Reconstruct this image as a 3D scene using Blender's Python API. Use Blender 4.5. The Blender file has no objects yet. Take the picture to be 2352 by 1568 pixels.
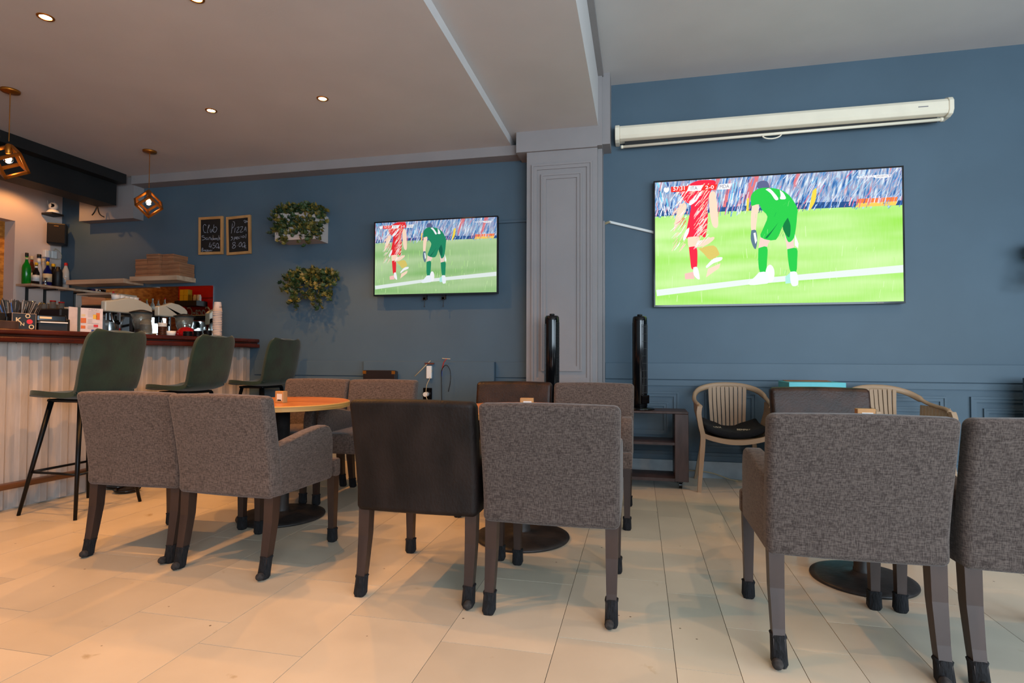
import bpy, bmesh, math, random
from mathutils import Vector, Matrix
from math import radians as R, sin, cos, pi, atan, sqrt
random.seed(7)
S = bpy.context.scene
COL = S.collection

# ------------------------------------------------------------------ camera
cam_d = bpy.data.cameras.new('camera'); cam = bpy.data.objects.new('camera', cam_d); COL.objects.link(cam)
cam_d.sensor_width = 36; cam_d.lens = 36 * 1300 / 2352; cam_d.clip_end = 200
yaw, pit, rol = R(12.66), atan(35 / 1300), R(.2)
f = Vector((-sin(yaw) * cos(pit), cos(yaw) * cos(pit), sin(pit))); r = Vector((cos(yaw), sin(yaw), 0)); u = r.cross(f)
r2 = cos(rol) * r + sin(rol) * u; u2 = -sin(rol) * r + cos(rol) * u
cam.matrix_world = Matrix(((r2.x, u2.x, -f.x, 0), (r2.y, u2.y, -f.y, 0), (r2.z, u2.z, -f.z, 1.04), (0, 0, 0, 1)))
S.camera = cam

# ------------------------------------------------------------------ world, daylight, exposure
w = bpy.data.worlds.new('world'); S.world = w; w.use_nodes = True
bg = w.node_tree.nodes['Background']; bg.inputs[0].default_value = (.72, .86, 1, 1); bg.inputs[1].default_value = .4
S.view_settings.view_transform = 'Standard'; S.view_settings.look = 'None'; S.view_settings.exposure = 0.0; S.view_settings.gamma = 1
S.view_settings.use_curve_mapping = False

def area(name, loc, rot, sx, sy, e, c):
    d = bpy.data.lights.new(name, 'AREA'); d.shape = 'RECTANGLE'; d.size = sx; d.size_y = sy; d.energy = e; d.color = c
    o = bpy.data.objects.new(name, d); COL.objects.link(o); o.location = loc; o.rotation_euler = rot; return o
# the glazed shop front behind the camera
area('daylight_front', (2.7, -2.9, 1.8), (R(105), 0, 0), 4.6, 2.4, 400, (.70, .86, 1))
area('daylight_side', (4.9, .4, 1.8), (R(100), 0, R(90)), 3.6, 2.2, 190, (.70, .86, 1))
area('daylight_front', (-3.6, -2.9, 1.8), (R(103), 0, 0), 4.0, 2.2, 5, (.74, .88, 1))
WARM = (1, .44, .115)
def spot(loc, e, ang=118, bl=.35, c=WARM, rad=.022):
    d = bpy.data.lights.new('downlight_beam', 'SPOT'); d.energy = e; d.color = c; d.spot_size = R(ang); d.spot_blend = bl; d.shadow_soft_size = rad
    o = bpy.data.objects.new('downlight_beam', d); COL.objects.link(o); o.location = loc; return o
ZL, ZM, ZR = 2.985, 3.06, 3.53
DL = [(-3.33, 2.54), (-2.35, 2.58), (-3.31, 3.81), (-2.33, 3.81)]
DLH = [(-3.33, 1.27), (-2.35, 1.27)]
DLR = [(1.3, .9), (2.2, 3.0)]
for x, y in DL: spot((x, y, ZL - .02), 74)
for x, y in DLH: spot((x, y, ZL - .02), 96)
for x, y in DLR: spot((x, y, ZR - .02), 70, 110, .5, (1, .62, .34))
spot((-6.12, 4.6, ZL - .02), 22, 130, .4)

# ------------------------------------------------------------------ node materials
def lin(h):
    c = [int(h[i:i + 2], 16) / 255 for i in (0, 2, 4)]
    return tuple(v / 12.92 if v <= .04045 else ((v + .055) / 1.055) ** 2.4 for v in c)
def C4(c): return (*c, 1)
MATS = {}
def mat(name, col, rough=.6, metal=0, var=0.0, vscale=6, bump=0.0, bscale=40, stretch=(1, 1, 1), emit=0, trans=0, spec=.5, col2=None, coat=0, ior=1.45, alpha=1):
    if name in MATS: return MATS[name]
    if isinstance(col, str): col = lin(col)
    if isinstance(col2, str): col2 = lin(col2)
    m = bpy.data.materials.new(name); m.use_nodes = True; nt = m.node_tree; b = nt.nodes['Principled BSDF']; N = nt.nodes.new; L = nt.links.new
    b.inputs['Roughness'].default_value = rough; b.inputs['Metallic'].default_value = metal
    b.inputs['Specular IOR Level'].default_value = spec; b.inputs['IOR'].default_value = ior
    b.inputs['Transmission Weight'].default_value = trans; b.inputs['Coat Weight'].default_value = coat; b.inputs['Alpha'].default_value = alpha
    tc = N('ShaderNodeTexCoord'); mp = N('ShaderNodeMapping'); mp.inputs['Scale'].default_value = stretch; L(tc.outputs['Object'], mp.inputs['Vector'])
    nz = N('ShaderNodeTexNoise'); nz.inputs['Scale'].default_value = vscale; nz.inputs['Detail'].default_value = 5; L(mp.outputs[0], nz.inputs['Vector'])
    rp = N('ShaderNodeValToRGB'); L(nz.outputs['Fac'], rp.inputs['Fac'])
    lo = tuple(max(0, v * (1 - var)) for v in col); hi = col2 or tuple(min(1, v * (1 + var)) for v in col)
    rp.color_ramp.elements[0].position = .35; rp.color_ramp.elements[1].position = .65
    rp.color_ramp.elements[0].color = C4(lo if not col2 else col); rp.color_ramp.elements[1].color = C4(hi)
    L(rp.outputs['Color'], b.inputs['Base Color'])
    if bump:
        n2 = N('ShaderNodeTexNoise'); n2.inputs['Scale'].default_value = bscale; n2.inputs['Detail'].default_value = 3; L(mp.outputs[0], n2.inputs['Vector'])
        bp = N('ShaderNodeBump'); bp.inputs['Strength'].default_value = bump; bp.inputs['Distance'].default_value = .01; L(n2.outputs['Fac'], bp.inputs['Height']); L(bp.outputs[0], b.inputs['Normal'])
    if emit:
        L(rp.outputs['Color'], b.inputs['Emission Color']); b.inputs['Emission Strength'].default_value = emit
    MATS[name] = m; return m

def weave(name, c1, c2, sc=330):
    m = bpy.data.materials.new(name); m.use_nodes = True; nt = m.node_tree; b = nt.nodes['Principled BSDF']; N = nt.nodes.new; L = nt.links.new
    b.inputs['Roughness'].default_value = .95; b.inputs['Specular IOR Level'].default_value = .1
    b.inputs['Sheen Weight'].default_value = .15
    tc = N('ShaderNodeTexCoord'); outs = []
    for st in ((1, 1, .16), (.16, .16, 1)):
        mp = N('ShaderNodeMapping'); mp.inputs['Scale'].default_value = st; L(tc.outputs['Object'], mp.inputs['Vector'])
        nz = N('ShaderNodeTexNoise'); nz.inputs['Scale'].default_value = sc; nz.inputs['Detail'].default_value = 2; L(mp.outputs[0], nz.inputs['Vector']); outs.append(nz.outputs['Fac'])
    mx = N('ShaderNodeMath'); mx.operation = 'ADD'; L(outs[0], mx.inputs[0]); L(outs[1], mx.inputs[1])
    hf = N('ShaderNodeMath'); hf.operation = 'MULTIPLY'; L(mx.outputs[0], hf.inputs[0]); hf.inputs[1].default_value = .5
    rp = N('ShaderNodeValToRGB'); L(hf.outputs[0], rp.inputs['Fac']); e = rp.color_ramp.elements
    e[0].position = .40; e[1].position = .60; e[0].color = C4(lin(c1)); e[1].color = C4(lin(c2)); L(rp.outputs[0], b.inputs['Base Color'])
    bp = N('ShaderNodeBump'); bp.inputs['Strength'].default_value = .25; bp.inputs['Distance'].default_value = .004; L(hf.outputs[0], bp.inputs['Height']); L(bp.outputs[0], b.inputs['Normal'])
    MATS[name] = m; return m

M_blue = mat('blue_wall_paint', '495d6b', .55, var=.06, vscale=1.5, bump=.12, bscale=9)
M_bluetrim = mat('blue_trim_paint', '495d6b', .5, var=.04, vscale=3)
M_ceil = mat('ceiling_paint', 'c2bdbb', .9, var=.03, vscale=2, bump=.05, bscale=60)
M_grey = mat('grey_pillar_paint', '8c8685', .7, var=.03, vscale=3, bump=.05, bscale=30)
M_bar_wall = mat('warm_grey_wall_paint', 'd0bdb2', .8, var=.04, vscale=2)
M_black = mat('matte_black_paint', '141414', .55, var=.2, vscale=4)
M_osb = mat('oriented_strand_board', 'a06018', .7, col2='d89038', vscale=14, stretch=(1, 1, 2.2), bump=.4, bscale=25)
M_base = mat('marble_skirting', '9aa3a8', .3, var=.12, vscale=7)
M_fab = weave('grey_brown_woven_fabric', '372f2c', '5a504b')
M_fabw = weave('taupe_woven_fabric', '433833', '6a5b53')
M_leath = mat('dark_worn_leather', '120c0a', .58, spec=.28, col2='221916', vscale=9, bump=.25, bscale=90, stretch=(1, 1, .5))
M_leath2 = mat('brown_worn_leather', '1a0f09', .45, spec=.4, col2='3a2216', vscale=7, bump=.25, bscale=90)
M_leg = mat('dark_stained_wood_leg', '2c1e18', .38, col2='3c2b24', vscale=12, stretch=(1, 1, .2), bump=.05)
M_sock = mat('black_knit_sock', '0b0b0d', .95, col2='1c1c1f', vscale=120, stretch=(1, 1, .2), bump=.8, bscale=160)
M_felt = mat('grey_felt_pad', '201d1c', .95, col2='3a3431', vscale=60, bump=.3)
M_velvet = mat('dark_green_velvet', '071b14', .9, col2='0f2e20', vscale=7, bump=.1)
M_velvet.node_tree.nodes['Principled BSDF'].inputs['Sheen Weight'].default_value = .2
M_bmetal = mat('black_painted_steel', '15171a', .35, metal=.6, var=.1)
M_tabtop = mat('orange_wood_laminate', 'a55c26', .32, col2='cc8440', vscale=9, stretch=(.25, 2.2, 1))
M_tabedge = mat('layered_plywood_edge', '9a6a30', .5, col2='cfa05a', vscale=30, stretch=(.05, .05, 3))
M_cast = mat('black_cast_iron', '191717', .5, col2='2f2a28', vscale=10, bump=.15)
M_gold = mat('brushed_gold_metal', 'b0702a', .35, metal=.85, var=.08, vscale=8)
M_wood = mat('pale_oak_shelf', 'b08f72', .5, col2='c9a88a', vscale=8, stretch=(.3, 2, 2))
M_woodfr = mat('oak_frame', 'a87a48', .5, col2='bf8f5a', vscale=10, stretch=(1, 1, .3))
M_mahog = mat('mahogany_counter', '35120a', .25, col2='4d1c12', vscale=10, stretch=(2, .3, 2), coat=.3)
M_slat = mat('washed_wood_slat', 'a39b95', .6, col2='bdb3ac', vscale=6, stretch=(2, 2, .3), bump=.15, bscale=25)
M_rail = mat('brown_footrest_wood', '4a2c18', .35, col2='6b4428', vscale=12, stretch=(2, .2, 2))
M_cream = mat('ivory_enamel', 'f0e4cc', .22, var=.03)
M_hood = mat('grey_cream_enamel', 'b9b5a4', .35, var=.03)
M_white = mat('white_plastic', 'd8d8d4', .4, var=.03)
M_cord = mat('cream_cable_plastic', 'b7a582', .5, var=.05)
M_bplast = mat('glossy_black_plastic', '0a0a0c', .12, var=.1)
M_mplast = mat('matte_black_plastic', '121214', .5, var=.1)
M_beige = mat('beige_moulded_plastic', 'a08468', .5, var=.04, vscale=5)
M_cush = mat('black_cushion_cloth', '0c0c10', .95, var=.2, vscale=20, bump=.3, bscale=60)
M_card = mat('brown_cardboard', '8a5a3c', .8, col2='9c6a48', vscale=6, stretch=(1, 1, 4))
M_teal = mat('turquoise_card', '5fb6bd', .6, var=.05)
M_unit = mat('dark_wenge_laminate', '33241f', .45, col2='463430', vscale=20, stretch=(1, 1, .2))
M_glass = mat('clear_glass', 'eef5f5', .03, trans=1, spec=.5)
M_chrome = mat('polished_chrome', 'd0d0d0', .08, metal=1)
M_mirror = mat('mirror_glass', 'e8ece8', .015, metal=1)
M_chalk = mat('chalkboard_black', '0b0a0a', .7, var=.2, vscale=4)
M_chalkw = mat('chalk_white', '9aa0ac', .9, emit=0)
M_grout = mat('dark_floor_joint', '3a3026', .9, var=.15, vscale=5)
M_bulb = mat('glowing_bulb', (1, .62, .3), .3, emit=9)
M_led = mat('downlight_led', (1, .72, .42), .3, emit=40)
def floor_mat(i, t):
    c = tuple(a * t for a in lin('ccbfaa'))
    m = mat('floor_tile_vinyl_%d' % i, c, .33, var=.07, vscale=2.2, bump=.04, bscale=5)
    nt = m.node_tree; N = nt.nodes.new; L = nt.links.new; b = nt.nodes['Principled BSDF']
    tc = [n for n in nt.nodes if n.type == 'TEX_COORD'][0]; rp = [n for n in nt.nodes if n.type == 'VALTORGB'][0]
    oi = N('ShaderNodeObjectInfo'); ad = N('ShaderNodeVectorMath'); ad.operation = 'MULTIPLY_ADD'; L(oi.outputs['Random'], ad.inputs[0]); ad.inputs[1].default_value = (97, 61, 43); L(tc.outputs['Object'], ad.inputs[2])
    mp = [n for n in nt.nodes if n.type == 'MAPPING'][0]; L(ad.outputs[0], mp.inputs['Vector'])
    vo = N('ShaderNodeTexNoise'); vo.inputs['Scale'].default_value = 9; vo.inputs['Detail'].default_value = 8; L(ad.outputs[0], vo.inputs['Vector'])
    r3 = N('ShaderNodeValToRGB'); r3.color_ramp.elements[0].position = .70; r3.color_ramp.elements[1].position = .80; L(vo.outputs['Fac'], r3.inputs['Fac'])
    mx = N('ShaderNodeMix'); mx.data_type = 'RGBA'; L(r3.outputs['Color'], mx.inputs['Factor']); L(rp.outputs['Color'], mx.inputs['A']); mx.inputs['B'].default_value = C4(lin('a48c62'))
    sp = N('ShaderNodeTexVoronoi'); sp.inputs['Scale'].default_value = 7.5; sp.inputs['Randomness'].default_value = 1; L(ad.outputs[0], sp.inputs['Vector'])
    r5 = N('ShaderNodeValToRGB'); r5.color_ramp.elements[0].position = .028; r5.color_ramp.elements[0].color = (1, 1, 1, 1); r5.color_ramp.elements[1].position = .04; r5.color_ramp.elements[1].color = (0, 0, 0, 1); L(sp.outputs['Distance'], r5.inputs['Fac'])
    m2 = N('ShaderNodeMix'); m2.data_type = 'RGBA'; L(r5.outputs['Color'], m2.inputs['Factor']); L(mx.outputs['Result'], m2.inputs['A']); m2.inputs['B'].default_value = C4(lin('6e5c48')); L(m2.outputs['Result'], b.inputs['Base Color'])
    return m
M_floor = [floor_mat(i, t) for i, t in enumerate((1, .96, 1.04, .92))]

# ------------------------------------------------------------------ object helpers
def link(name, me, m=None, parent=None, loc=None, smooth=False):
    o = bpy.data.objects.new(name, me); COL.objects.link(o)
    if m is not None:
        for mm in (m if isinstance(m, (list, tuple)) else [m]): me.materials.append(mm)
    if parent is not None: o.parent = parent
    if loc is not None: o.location = loc
    if smooth:
        for p in me.polygons: p.use_smooth = True
    return o
def obj(name, bm, m, parent=None, loc=None, smooth=False):
    me = bpy.data.meshes.new(name); bm.normal_update(); bm.to_mesh(me); bm.free(); return link(name, me, m, parent, loc, smooth)
def tag(o, label, cat, group=None):
    o['label'] = label; o['category'] = cat
    if group: o['group'] = group
    return o
def thing(name, label, cat, loc=(0, 0, 0), rz=0, group=None):
    o = bpy.data.objects.new(name, None); COL.objects.link(o); o.location = loc; o.rotation_euler = (0, 0, rz); o.empty_display_size = .1
    return tag(o, label, cat, group)
def struct(name, bm, m, parent=None, label=None):
    o = obj(name, bm, m, parent)
    if parent is None:
        o['kind'] = 'structure'
        if label: o['label'] = label
    return o
def dup(root, loc, rz, label, group=None):
    q = root.copy(); COL.objects.link(q); q.location = loc; q.rotation_euler = (0, 0, rz); q['label'] = label
    if group: q['group'] = group
    for ch in list(root.children):
        c = ch.copy(); COL.objects.link(c); c.parent = q
        for g in ch.children:
            d = g.copy(); COL.objects.link(d); d.parent = c
    return q
def bx(bm, x0, x1, y0, y1, z0, z1, bev=0, seg=2):
    g = bmesh.ops.create_cube(bm, size=1); vs = g['verts']
    for v in vs: v.co = Vector((x0 + (v.co.x + .5) * (x1 - x0), y0 + (v.co.y + .5) * (y1 - y0), z0 + (v.co.z + .5) * (z1 - z0)))
    if bev:
        es = list({e for v in vs for e in v.link_edges}); bmesh.ops.bevel(bm, geom=es, offset=bev, segments=seg, affect='EDGES', profile=.5)
    return vs
def box(x0, x1, y0, y1, z0, z1, bev=0, seg=2):
    bm = bmesh.new(); bx(bm, x0, x1, y0, y1, z0, z1, bev, seg); return bm
def cyl(bm, p, r1, r2, h, seg=24, axis='z', cap=True):
    rot = {'z': Matrix(), 'x': Matrix.Rotation(pi / 2, 4, 'Y'), 'y': Matrix.Rotation(-pi / 2, 4, 'X')}[axis]
    mtx = Matrix.Translation(p) @ rot @ Matrix.Translation((0, 0, h / 2))
    bmesh.ops.create_cone(bm, cap_ends=cap, segments=seg, radius1=r1, radius2=r2, depth=h, matrix=mtx)
def lathe(bm, prof, c=(0, 0, 0), seg=20, sx=1, sy=1, cap=True):
    rings = []
    for rr, z in prof:
        rings.append([bm.verts.new((c[0] + sx * rr * cos(2 * pi * k / seg), c[1] + sy * rr * sin(2 * pi * k / seg), c[2] + z)) for k in range(seg)])
    for a, b in zip(rings, rings[1:]):
        for k in range(seg): bm.faces.new((a[k], a[(k + 1) % seg], b[(k + 1) % seg], b[k]))
    if not cap: return rings
    if prof[0][0] > 1e-5: bm.faces.new(list(reversed(rings[0])))
    if prof[-1][0] > 1e-5: bm.faces.new(rings[-1])
    return rings
def tube(bm, pts, rad, seg=8, rad2=None):
    pts = [Vector(p) for p in pts]; n = len(pts); rings = []
    for i, p in enumerate(pts):
        d = (pts[min(i + 1, n - 1)] - pts[max(i - 1, 0)]).normalized()
        a = d.cross(Vector((0, 0, 1)));
        if a.length < .05: a = d.cross(Vector((0, 1, 0)))
        a.normalize(); b = d.cross(a); t = i / max(1, n - 1); rr = rad if rad2 is None else rad * (1 - t) + rad2 * t
        rings.append([bm.verts.new(p + rr * (cos(2 * pi * k / seg) * a + sin(2 * pi * k / seg) * b)) for k in range(seg)])
    for a, b in zip(rings, rings[1:]):
        for k in range(seg): bm.faces.new((a[k], a[(k + 1) % seg], b[(k + 1) % seg], b[k]))
    bm.faces.new(list(reversed(rings[0]))); bm.faces.new(rings[-1])
def prism(bm, prof, a0, a1, axis='x', bev=0, seg=2):
    def mk(p, a): return {'x': (a, p[0], p[1]), 'y': (p[0], a, p[1]), 'z': (p[0], p[1], a)}[axis]
    A = [bm.verts.new(mk(p, a0)) for p in prof]; B = [bm.verts.new(mk(p, a1)) for p in prof]; n = len(prof)
    fs = [bm.faces.new(A), bm.faces.new(list(reversed(B)))]
    for i in range(n): fs.append(bm.faces.new((A[i], B[i], B[(i + 1) % n], A[(i + 1) % n])))
    bmesh.ops.recalc_face_normals(bm, faces=fs)
    if bev:
        es = [e for e in bm.edges if e.verts[0] in A + B or e.verts[1] in A + B]; es = [e for e in es if e.calc_face_angle(0) > .6]
        bmesh.ops.bevel(bm, geom=es, offset=bev, segments=seg, affect='EDGES', profile=.5)
def rbox(bm, c, size, rad, n=5, fn=None, arc=4):
    """rounded box with even subdivision; fn bends every vertex"""
    h = [s / 2 for s in size]; ax = []
    for k in range(3):
        rr = min(rad, h[k] * .98); s = [-h[k] + rr * (1 - math.tan(pi / 4 * (1 - i / arc))) for i in range(arc)]
        mid = [(-h[k] + rr) + (2 * (h[k] - rr)) * i / n for i in range(n + 1)]
        ax.append(s + mid + [-v for v in reversed(s)])
    cache = {}
    def V(x, y, z):
        p = Vector((x, y, z)); core = Vector([max(-(h[k] - min(rad, h[k] * .98)), min(h[k] - min(rad, h[k] * .98), p[k])) for k in range(3)])
        d = p - core; rr = rad
        q = core + (Vector([d[k] for k in range(3)]).normalized() * min(rad, min(h) * .98) if d.length > 1e-7 else d)
        key = (round(x, 6), round(y, 6), round(z, 6))
        if key not in cache:
            q = q + Vector(c); q = Vector(fn(q)) if fn else q; cache[key] = bm.verts.new(q)
        return cache[key]
    for k in range(3):
        a, b = (k + 1) % 3, (k + 2) % 3
        for sgn in (-1, 1):
            for i in range(len(ax[a]) - 1):
                for j in range(len(ax[b]) - 1):
                    q = []
                    for (ii, jj) in ((i, j), (i + 1, j), (i + 1, j + 1), (i, j + 1)):
                        t = [0, 0, 0]; t[k] = sgn * h[k]; t[a] = ax[a][ii]; t[b] = ax[b][jj]; q.append(V(*t))
                    if sgn < 0: q.reverse()
                    try: bm.faces.new(q)
                    except ValueError: pass
def loft(bm, secs):
    """secs: list of rings (list of points)"""
    rings = [[bm.verts.new(p) for p in s] for s in secs]; n = len(rings[0])
    for a, b in zip(rings, rings[1:]):
        for k in range(n): bm.faces.new((a[k], a[(k + 1) % n], b[(k + 1) % n], b[k]))
    bm.faces.new(list(reversed(rings[0]))); bm.faces.new(rings[-1]); bmesh.ops.recalc_face_normals(bm, faces=bm.faces)
def sq(cx, cy, z, a, b=None):
    b = a if b is None else b
    return [(cx - a, cy - b, z), (cx + a, cy - b, z), (cx + a, cy + b, z), (cx - a, cy + b, z)]
def text(s, size, shear=0, bold=0, ext=0.0):
    c = bpy.data.curves.new('lettering', 'FONT'); c.body = s; c.size = size; c.shear = shear; c.offset = bold; c.extrude = ext; c.resolution_u = 3
    o = bpy.data.objects.new('lettering', c); COL.objects.link(o); dg = bpy.context.evaluated_depsgraph_get(); me = bpy.data.meshes.new_from_object(o.evaluated_get(dg)); bpy.data.objects.remove(o)
    return me
def fit_text(s, x0, x1, z0, z1, y, parent, m, name='lettering', mirror=False, shear=0, bold=0):
    """upright lettering in the xz plane facing -y, stretched to the box"""
    me = text(s, 1, shear, bold); xs = [v.co.x for v in me.vertices]; ys = [v.co.y for v in me.vertices]
    a, b, c, d = min(xs), max(xs), min(ys), max(ys)
    for v in me.vertices: v.co = Vector((x0 + (v.co.x - a) / (b - a) * (x1 - x0), y, z0 + (v.co.y - c) / (d - c) * (z1 - z0)))
    return link(name, me, m, parent)
def ribbon(bm, pts, wd, y):
    """flat chalk stroke in the xz plane"""
    P = [Vector((p[0], p[1])) for p in pts]; n = len(P); A = []; B = []
    for i in range(n):
        d = (P[min(i + 1, n - 1)] - P[max(i - 1, 0)])
        if d.length < 1e-6: d = Vector((1, 0))
        d.normalize(); nn = Vector((-d.y, d.x)) * wd / 2; A.append(bm.verts.new((P[i].x + nn.x, y, P[i].y + nn.y))); B.append(bm.verts.new((P[i].x - nn.x, y, P[i].y - nn.y)))
    for i in range(n - 1): bm.faces.new((A[i], A[i + 1], B[i + 1], B[i]))
def smooth_pts(pts, k=4):
    P = [Vector(p) for p in pts]; out = []
    for i in range(len(P) - 1):
        p0, p1, p2, p3 = P[max(i - 1, 0)], P[i], P[i + 1], P[min(i + 2, len(P) - 1)]
        for j in range(k):
            t = j / k; out.append(.5 * ((2 * p1) + (p2 - p0) * t + (2 * p0 - 5 * p1 + 4 * p2 - p3) * t * t + (3 * p1 - p0 - 3 * p2 + p3) * t ** 3))
    out.append(P[-1]); return out
D = 5.2

# ================================================================== STRUCTURE
fl = struct('floor', box(-6.6, 5, -3, 5.2, -.2, -.0025), M_grout, label='cream tiled cafe floor')
tile_cache = {}
def add_tile(x0, x1, y0, y1, k):
    g = .0011; key = (round(x1 - x0, 3), round(y1 - y0, 3), k)
    if key not in tile_cache:
        me = bpy.data.meshes.new('tile'); bm = box(-(x1 - x0) / 2 + g, (x1 - x0) / 2 - g, -(y1 - y0) / 2 + g, (y1 - y0) / 2 - g, -.0025, 0); bm.to_mesh(me); bm.free(); me.materials.append(M_floor[k]); tile_cache[key] = me
    o = bpy.data.objects.new('tile', tile_cache[key]); COL.objects.link(o); o.parent = fl; o.location = ((x0 + x1) / 2, (y0 + y1) / 2, random.uniform(-.0004, .0001))
colx = [(-4.095 + .42 * i, -4.095 + .42 * (i + 1)) for i in range(10)]
colx = [(a + .0, b) for a, b in [(-4.09, -3.67), (-3.67, -3.25), (-3.25, -2.83), (-2.83, -2.41), (-2.41, -1.985), (-1.985, -1.56), (-1.56, -1.14), (-1.14, -.71), (-.71, -.298), (-.298, .118), (.118, .325), (.325, .534), (.534, .72), (.72, .955), (.955, 1.375), (1.375, 1.795), (1.795, 2.215), (2.215, 2.635), (2.635, 3.055), (3.055, 3.475)]]
offs = [.12, .4, .25, .0, .37, .1, .56, .27, .15, .28, .16, .5, .38, .02, .3, .55, .12, .42, .2, .5]
for (a, b), o0 in zip(colx, offs):
    y = .6 + o0 - .62
    while y < D:
        y1 = min(y + .62, D - .001)
        if y1 - y > .05: add_tile(a, b, y, y1, random.choice((0, 0, 1, 2, 3)))
        y += .62
# plain remainder of the floor outside the frame
struct('floor_margin', box(-4.09, 3.475, -3, -.02, -.0025, 0), M_floor[0], fl); struct('floor_margin', box(3.475, 5, -3, 5.2, -.0025, 0), M_floor[1], fl); struct('floor_margin', box(-6.6, -4.09, -3, 5.2, -.0025, 0), M_floor[1], fl)

struct('ceiling', box(-6.7, -1.145, -3, D, ZL, 3.75), M_ceil, label='lower left ceiling with downlights')
struct('ceiling', box(-1.145, -.345, -3, D, ZM, 3.75), M_ceil, label='beam underside between the two ceilings')
struct('ceiling', box(-.345, 5.1, -3, D, ZR, 3.75), M_ceil, label='high right ceiling')
struct('trim_1', box(-.345, -.298, -3, 4.95, ZR - .035, ZR), M_grey, label='grey strip moulding along the high beam edge')
struct('wall_back', box(-6.7, 5.1, D, D + .15, 0, 3.75), M_blue, label='blue back wall')
wl = struct('wall_left', box(-6.85, -6.5, 4.70, D, 0, ZL), M_bar_wall, label='warm grey side wall behind the bar')
struct('wall_left', box(-6.85, -6.5, -3, 4.70, 2.47, ZL), M_bar_wall, label='grey lintel above the side opening')
struct('wall_left', box(-6.85, -6.5, -3, 1.2, 0, 2.47), M_bar_wall, label='side wall at the front')
struct('wall_left', box(-6.85, -6.64, 1.2, 4.70, 0, 2.47), M_osb, label='recessed strand board panel in the side opening')
# the back wall behind the bar is the same blue paint, greyed by warm lamps
struct('wall_right', box(5, 5.15, -3, D, 0, ZR), M_blue, label='blue right wall outside the frame')
# cornice and ledge box on the left back wall
struct('trim_2', box(-5.37, -.97, 5.035, D, 2.895, ZL), M_grey, label='boxed cornice along the left back wall')
lb = struct('trim_3', box(-6.1, -5.37, 5.07, D, 2.535, ZL), M_grey, label='grey boxed duct on the wall beside the black beam')
# black beam over the bar
struct('trim_4', box(-5.75, -5.5, -3, 4.98, 2.655, 2.885), M_black, label='black beam over the bar'); struct('trim_4', box(-5.75, -5.38, -3, 4.985, 2.885, ZL), M_black, label='upper step of the black beam')
# pillar
PX0, PX1, PY = -.982, -.352, 4.955
pil = struct('pillar', box(PX0, PX1, PY, D, 0, 2.9), M_grey, label='grey panelled pillar'); pil['kind'] = 'structure'
def frame(bm, x0, x1, z0, z1, wd, y0, y1):
    """mitred picture frame moulding facing -y with a stepped profile"""
    for (a, dep) in ((0, 1.0), (wd * .35, .6)):
        b = a + (wd * .35 if a == 0 else wd * .65); yy = y1 - (y1 - y0) * dep
        o = [(x0 + a, z0 + a), (x1 - a, z0 + a), (x1 - a, z1 - a), (x0 + a, z1 - a)]; i = [(x0 + b, z0 + b), (x1 - b, z0 + b), (x1 - b, z1 - b), (x0 + b, z1 - b)]
        for k in range(4):
            n = (k + 1) % 4; q = [o[k], o[n], i[n], i[k]]
            F = [bm.verts.new((p[0], yy, p[1])) for p in q]; Bk = [bm.verts.new((p[0], y1, p[1])) for p in q]
            bm.faces.new(F); bm.faces.new(list(reversed(Bk)))
            for j in range(4): bm.faces.new((F[j], Bk[j], Bk[(j + 1) % 4], F[(j + 1) % 4]))
    bmesh.ops.recalc_face_normals(bm, faces=bm.faces)
pz = lambda z: 1.04 + (z - 1.04) * PY / 4.42
for (x0, x1, z0, z1, wd) in ((-.935, -.395, .81, pz(2.572), .048), (-.85, -.485, .915, pz(2.49), .045)):
    bm = bmesh.new(); frame(bm, x0, x1, z0, z1, wd, PY - .018, PY); struct('moulding', bm, M_grey, pil)
bm = bmesh.new(); frame(bm, -.935, -.395, .14, .74, .048, PY - .018, PY); struct('moulding', bm, M_grey, pil)
struct('side_strip', box(-.352, -.315, 5.02, D, 0, 2.9), M_grey, pil); struct('side_cable_cover', box(-.315, -.30, 5.14, D, 0, 2.27), M_grey, pil)
struct('trim_5', box(-1.075, -.352, 4.93, D, 2.875, ZM), M_grey, label='pillar capital')
struct('trim_6', box(-.352, -.310, 4.93, D, 2.885, ZR), M_grey, label='side of the pillar capital'); struct('trim_7', box(-.310, -.243, 4.955, D, 2.90, ZR), M_grey, label='outer side block of the pillar capital')
# wainscot rails and panels
for i, (a, b) in enumerate(((-3.92, -2.65), (-1.32, PX0), (-.30, 5.0))):
    bm = bmesh.new(); bx(bm, a, b, 5.178, D, .845, .99, .003, 1); bx(bm, a, b, 5.186, D, 0.79, .838); struct('trim_8', bm, M_bluetrim, label='blue dado rail')
struct('trim_9', box(-2.65, -1.32, 5.12, D, 0.0, .992, .003, 1), M_bluetrim, label='boxed blue cover on the lower wall')
bm = bmesh.new()
for x0, x1 in ((-.2, .339), (.557, .978), (1.2, 1.6), (1.82, 2.394), (2.563, 3.1), (3.3, 3.9), (4.1, 4.7)):
    frame(bm, x0, x1, .26, .735, .042, 5.178, D)
    if x1 - x0 > .3: frame(bm, x0 + .09, x1 - .09, .36, .645, .036, 5.182, D)
struct('trim_10', bm, M_bluetrim, label='nested frame mouldings of the right dado')
bm = bmesh.new()
for x0, x1 in ((-3.85, -3.3), (-3.15, -2.75)): frame(bm, x0, x1, .26, .735, .042, 5.178, D)
struct('trim_11', bm, M_bluetrim, label='frame mouldings of the left dado')
bm = bmesh.new(); bx(bm, -.3, 5, 5.182, D, .19, .215); bx(bm, -.3, 5, 5.176, D, .142, .19, .003, 1); struct('trim_12', bm, M_bluetrim, label='blue ledge above the skirting')
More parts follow.
